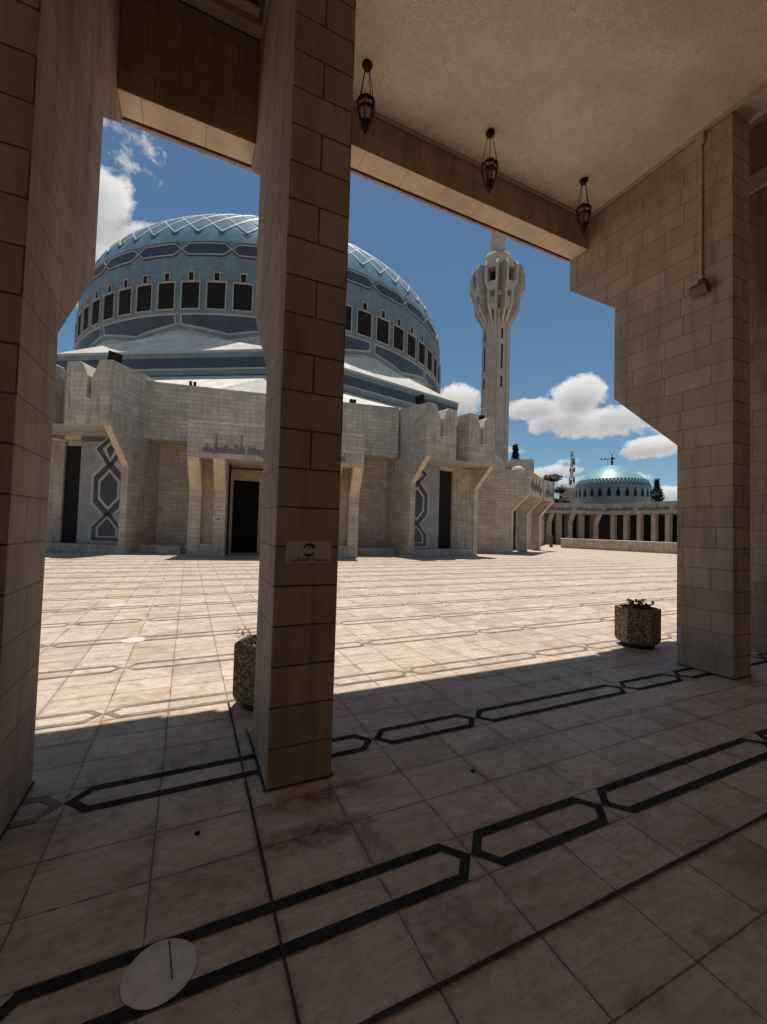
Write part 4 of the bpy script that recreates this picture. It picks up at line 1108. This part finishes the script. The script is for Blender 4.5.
for sx,sy in ((-.3,-.3),(.3,-.3),(.3,.3),(-.3,.3)): mb.tube([(p.x+sx,p.y+sy,0),(p.x+sx*.5,p.y+sy*.5,18.5)],.05,5)
for i in range(24):
    z=i*.75; s=.3-.14*i/26; mb.tube([(p.x-s,p.y-s,z),(p.x+s,p.y-s,z+.75)],.03,4); mb.tube([(p.x+s,p.y+s,z),(p.x-s,p.y+s,z+.75)],.03,4); mb.tube([(p.x+s,p.y-s,z),(p.x+s,p.y+s,z+.75)],.03,4)
mb.build('lattice',M['dark'],tw,TO)
rnd=random.Random(4)
for i in range(12):
    a_=rnd.random()*6.28; z=11+rnd.random()*5.8; r=.5
    mb=MB(); cx,cy=p.x+r*math.cos(a_),p.y+r*math.sin(a_); mb.box(cx-.13,cx+.13,cy-.1,cy+.1,z,z+.7+rnd.random()*.7); mb.build('antenna',M['conc_grey'],tw,TO)
def tree(name,label,x,y,z0,h,kind,seed,group=None,crown=None):
    rnd=random.Random(seed); O=(x,y,z0); t=thing(name,label,'tree',O,group)
    tr=MB(); tr.tube([(x,y,z0),(x+.05,y,z0+h*.4),(x,y+.04,z0+h*.9)],[.05*h**.6+.04,.035*h**.6+.03,.02],7)
    cr=MB()
    n=int(3200 if kind=='cypress' else 3200)
    limbs=[]
    if kind!='cypress':
        for i in range(8):
            a=rnd.random()*6.28; zz=h*rnd.uniform(.35,.9); L=(crown or h*.5)*rnd.uniform(.6,1.0)
            tip=Vector((x+math.cos(a)*L,y+math.sin(a)*L,z0+zz+L*rnd.uniform(.1,.7))); limbs.append(tip); tr.tube([(x,y,z0+zz*.6),tip],[.06,.02],5)
    for i in range(n):
        if kind=='cypress':
            q=rnd.random(); zz=h*(.08+.92*q); R0=(.075*h+.25)*math.sin(math.pi*min(1,(1-q)*.9+.08))**.8*(.8+.35*math.sin(q*17+seed))
            a=rnd.random()*6.28; r=R0*rnd.random()**.5; c=Vector((x+r*math.cos(a),y+r*math.sin(a),z0+zz)); s=.085*h**.5*rnd.uniform(.5,1.3)
        else:
            tp=rnd.choice(limbs); c=tp+Vector((rnd.gauss(0,1),rnd.gauss(0,1),rnd.gauss(0,.45)))*(crown or h*.5)*.24; s=.10*h**.4*rnd.uniform(.5,1.5)
        d=Vector((rnd.gauss(0,1),rnd.gauss(0,1),rnd.gauss(.4,1))).normalized(); e_=d.orthogonal().normalized()
        cr.poly([c-e_*s*.5,c+d*s*1.1-e_*s*.1,c+e_*s*.5,c-d*s*.6])
    tr.build('trunk',M['bark'],t,O); cr.build('crown',M['pine'],t,O)
def at(px,dist): q=camray(px)*dist; return q.x,q.y
x,y=at(514.4,56); tree('cypress_tree','taller narrow cypress tip rising behind the block by the minaret',x,y,0,12.6,'cypress',2,'cypress tips behind the service block')
x,y=at(528,56); tree('cypress_tree','shorter narrow cypress tip right of the taller one by the minaret',x,y,0,10.6,'cypress',3,'cypress tips behind the service block')
x,y=at(549,62); tree('pine_tree','dark ragged pine crown showing over the side arcade',x,y,0,10.0,'pine',5,None,1.7)
x,y=at(556.5,60); tree('pine_tree','dark low pine between the side arcade and the beige building',x,y,0,6.6,'pine',6,None,1.3)
x,y=at(657,72); tree('cypress_tree','dark thin conifer right of the green dome',x,y,0,9.6,'cypress',8,None)
# ------------------------------------------------------------------ hills / far city line kept low behind everything
mb=MB(); rows=[[],[]]
for k in range(97):
    a=R_(-60+k*2.0); r=300
    rows[0].append((r*math.sin(a),r*math.cos(a),-1)); rows[1].append((r*1.05*math.sin(a),r*1.05*math.cos(a),3.0+2.5*math.sin(k*.5)+1.5*math.sin(k*1.3)))
rows.append([(r*1.5*math.sin(R_(-60+k*2.0)),r*1.5*math.cos(R_(-60+k*2.0)),1) for k in range(97)])
mb.grid(rows); tag(mb.build('distant_hills',M['far_stone']),kind='structure',label='low pale city hills far beyond the court')
# ------------------------------------------------------------------ sky, sun, camera
SUN=Vector((.108,.1815,1.0)).normalized()
elev=math.asin(SUN.z); azs=math.atan2(SUN.x,SUN.y)
w=bpy.data.worlds.new('World'); sc.world=w; w.use_nodes=True; nt=w.node_tree; nt.nodes.clear()
out=N(nt,'ShaderNodeOutputWorld'); bg=N(nt,'ShaderNodeBackground'); sky=N(nt,'ShaderNodeTexSky'); sky.sky_type='NISHITA'
sky.sun_disc=False; sky.sun_elevation=elev; sky.sun_rotation=azs; sky.altitude=800; sky.air_density=1.0; sky.dust_density=.6; sky.ozone_density=1.5
tc=N(nt,'ShaderNodeTexCoord'); D_=tc.outputs['Generated']
def cam_dir(px,py):
    v=CR*((px-383.5)/415)-CU*((py-512)/415)+CF; return v.normalized()
yaw,pitch,roll=.437937828,.036098325,.0287896611
CF=Vector((math.sin(yaw)*math.cos(pitch),math.cos(yaw)*math.cos(pitch),math.sin(pitch)))
r_=CF.cross(Vector((0,0,1))).normalized(); u_=r_.cross(CF)
CR=(r_*math.cos(roll)+u_*math.sin(roll)).normalized(); CU=CR.cross(CF).normalized()
nz1=noise(nt,D_,9,10,.64,.3); nz2=noise(nt,D_,30,8,.66,.2)
nn_=math_(nt,'ADD',math_(nt,'MULTIPLY',nz1,.72),math_(nt,'MULTIPLY',nz2,.28))
dens=None; under=None
def dotv(v):
    n=N(nt,'ShaderNodeVectorMath',operation='DOT_PRODUCT'); nt.links.new(D_,n.inputs[0]); n.inputs[1].default_value=v; return n.outputs['Value']
for (px,py,rx,ry,st,tilt) in CLOUDS if 'CLOUDS' in globals() else ((100,262,.17,.11,1.0,0),(140,236,.10,.045,.8,.0),(98,205,.08,.09,1.0,0),(114,135,.09,.08,.55,0),(138,158,.06,.06,.5,0),(458,402,.095,.055,1.0,0),(530,409,.11,.035,1.0,0),(577,397,.075,.055,1.0,0),(608,422,.17,.046,1.0,0),(560,418,.10,.05,1.0,0),(655,447,.10,.030,1.0,0),(558,471,.10,.022,.9,0),(600,479,.13,.020,.8,0),(508,450,.07,.022,.6,0),(672,493,.06,.020,.8,0),(572,462,.06,.02,.6,0)):
    c=cam_dir(px,py); t=Vector((0,0,1)).cross(c).normalized()*-1; b=t.cross(c)*-1
    if b.z<0: b=-b
    a_=math_(nt,'DIVIDE',dotv(tuple(t)),rx); b_=math_(nt,'DIVIDE',dotv(tuple(b)),ry)
    # dot with tangent vectors is zero at the centre; keep only the forward side
    f_=math_(nt,'GREATER_THAN',dotv(tuple(c)),.3)
    rr=math_(nt,'ADD',math_(nt,'MULTIPLY',a_,a_),math_(nt,'MULTIPLY',b_,b_))
    bl=math_(nt,'MULTIPLY',math_(nt,'SUBTRACT',1,rr,None,True),math_(nt,'MULTIPLY',f_,st))
    un=math_(nt,'MULTIPLY',bl,math_(nt,'MULTIPLY_ADD',b_,-.5,.5,True))
    dens=bl if dens is None else math_(nt,'MAXIMUM',dens,bl); under=un if under is None else math_(nt,'MAXIMUM',under,un)
# general scattered small clouds away from the framed patch of sky
dd=math_(nt,'ADD',math_(nt,'MULTIPLY',dens,.85),math_(nt,'MULTIPLY',math_(nt,'SUBTRACT',nn_,.5),2.6))
mask=ramp(nt,dd,[(.36,(0,0,0)),(.60,(1,1,1))]).outputs[0]
mask=math_(nt,'MULTIPLY',mask,ramp(nt,dens,[(.02,(0,0,0)),(.16,(1,1,1))]).outputs[0])
shade=ramp(nt,math_(nt,'ADD',math_(nt,'MULTIPLY',under,.9),math_(nt,'MULTIPLY',noise(nt,mapping(nt,D_,(1,1,1.5),(0,0,.012)),11,6,.6),.55)),[(.40,(7.6,7.5,7.4)),(.95,(3.4,3.4,3.5))]).outputs[0]
skyc=mixc(nt,1.0,sky.outputs[0],(.60,.75,.76),'MULTIPLY')
colr=mixc(nt,mask,skyc,shade)
nt.links.new(colr,bg.inputs[0]); bg.inputs[1].default_value=.10; nt.links.new(bg.outputs[0],out.inputs[0])
sd=bpy.data.lights.new('sun','SUN'); sd.energy=4.4; sd.angle=R_(.5); sd.color=(1,.955,.88)
so=bpy.data.objects.new('sun',sd); COL.objects.link(so); so.rotation_euler=SUN.to_track_quat('Z','Y').to_euler(); so.location=(0,0,60)
cd=bpy.data.cameras.new('camera'); cam=bpy.data.objects.new('camera',cd); COL.objects.link(cam)
cd.sensor_fit='VERTICAL'; cd.sensor_height=36; cd.sensor_width=27; cd.lens=36*414.93/1024; cd.clip_end=2000; cd.clip_start=.05
m3=Matrix((CR,CU,-CF)).transposed(); mw=m3.to_4x4(); mw.translation=(0,0,1.5); cam.matrix_world=mw
sc.camera=cam
vs=sc.view_settings; vs.view_transform='Standard'; vs.look='None'; vs.gamma=1; vs.exposure=.12
sc.render.engine='CYCLES'; sc.cycles.max_bounces=10; sc.cycles.diffuse_bounces=6
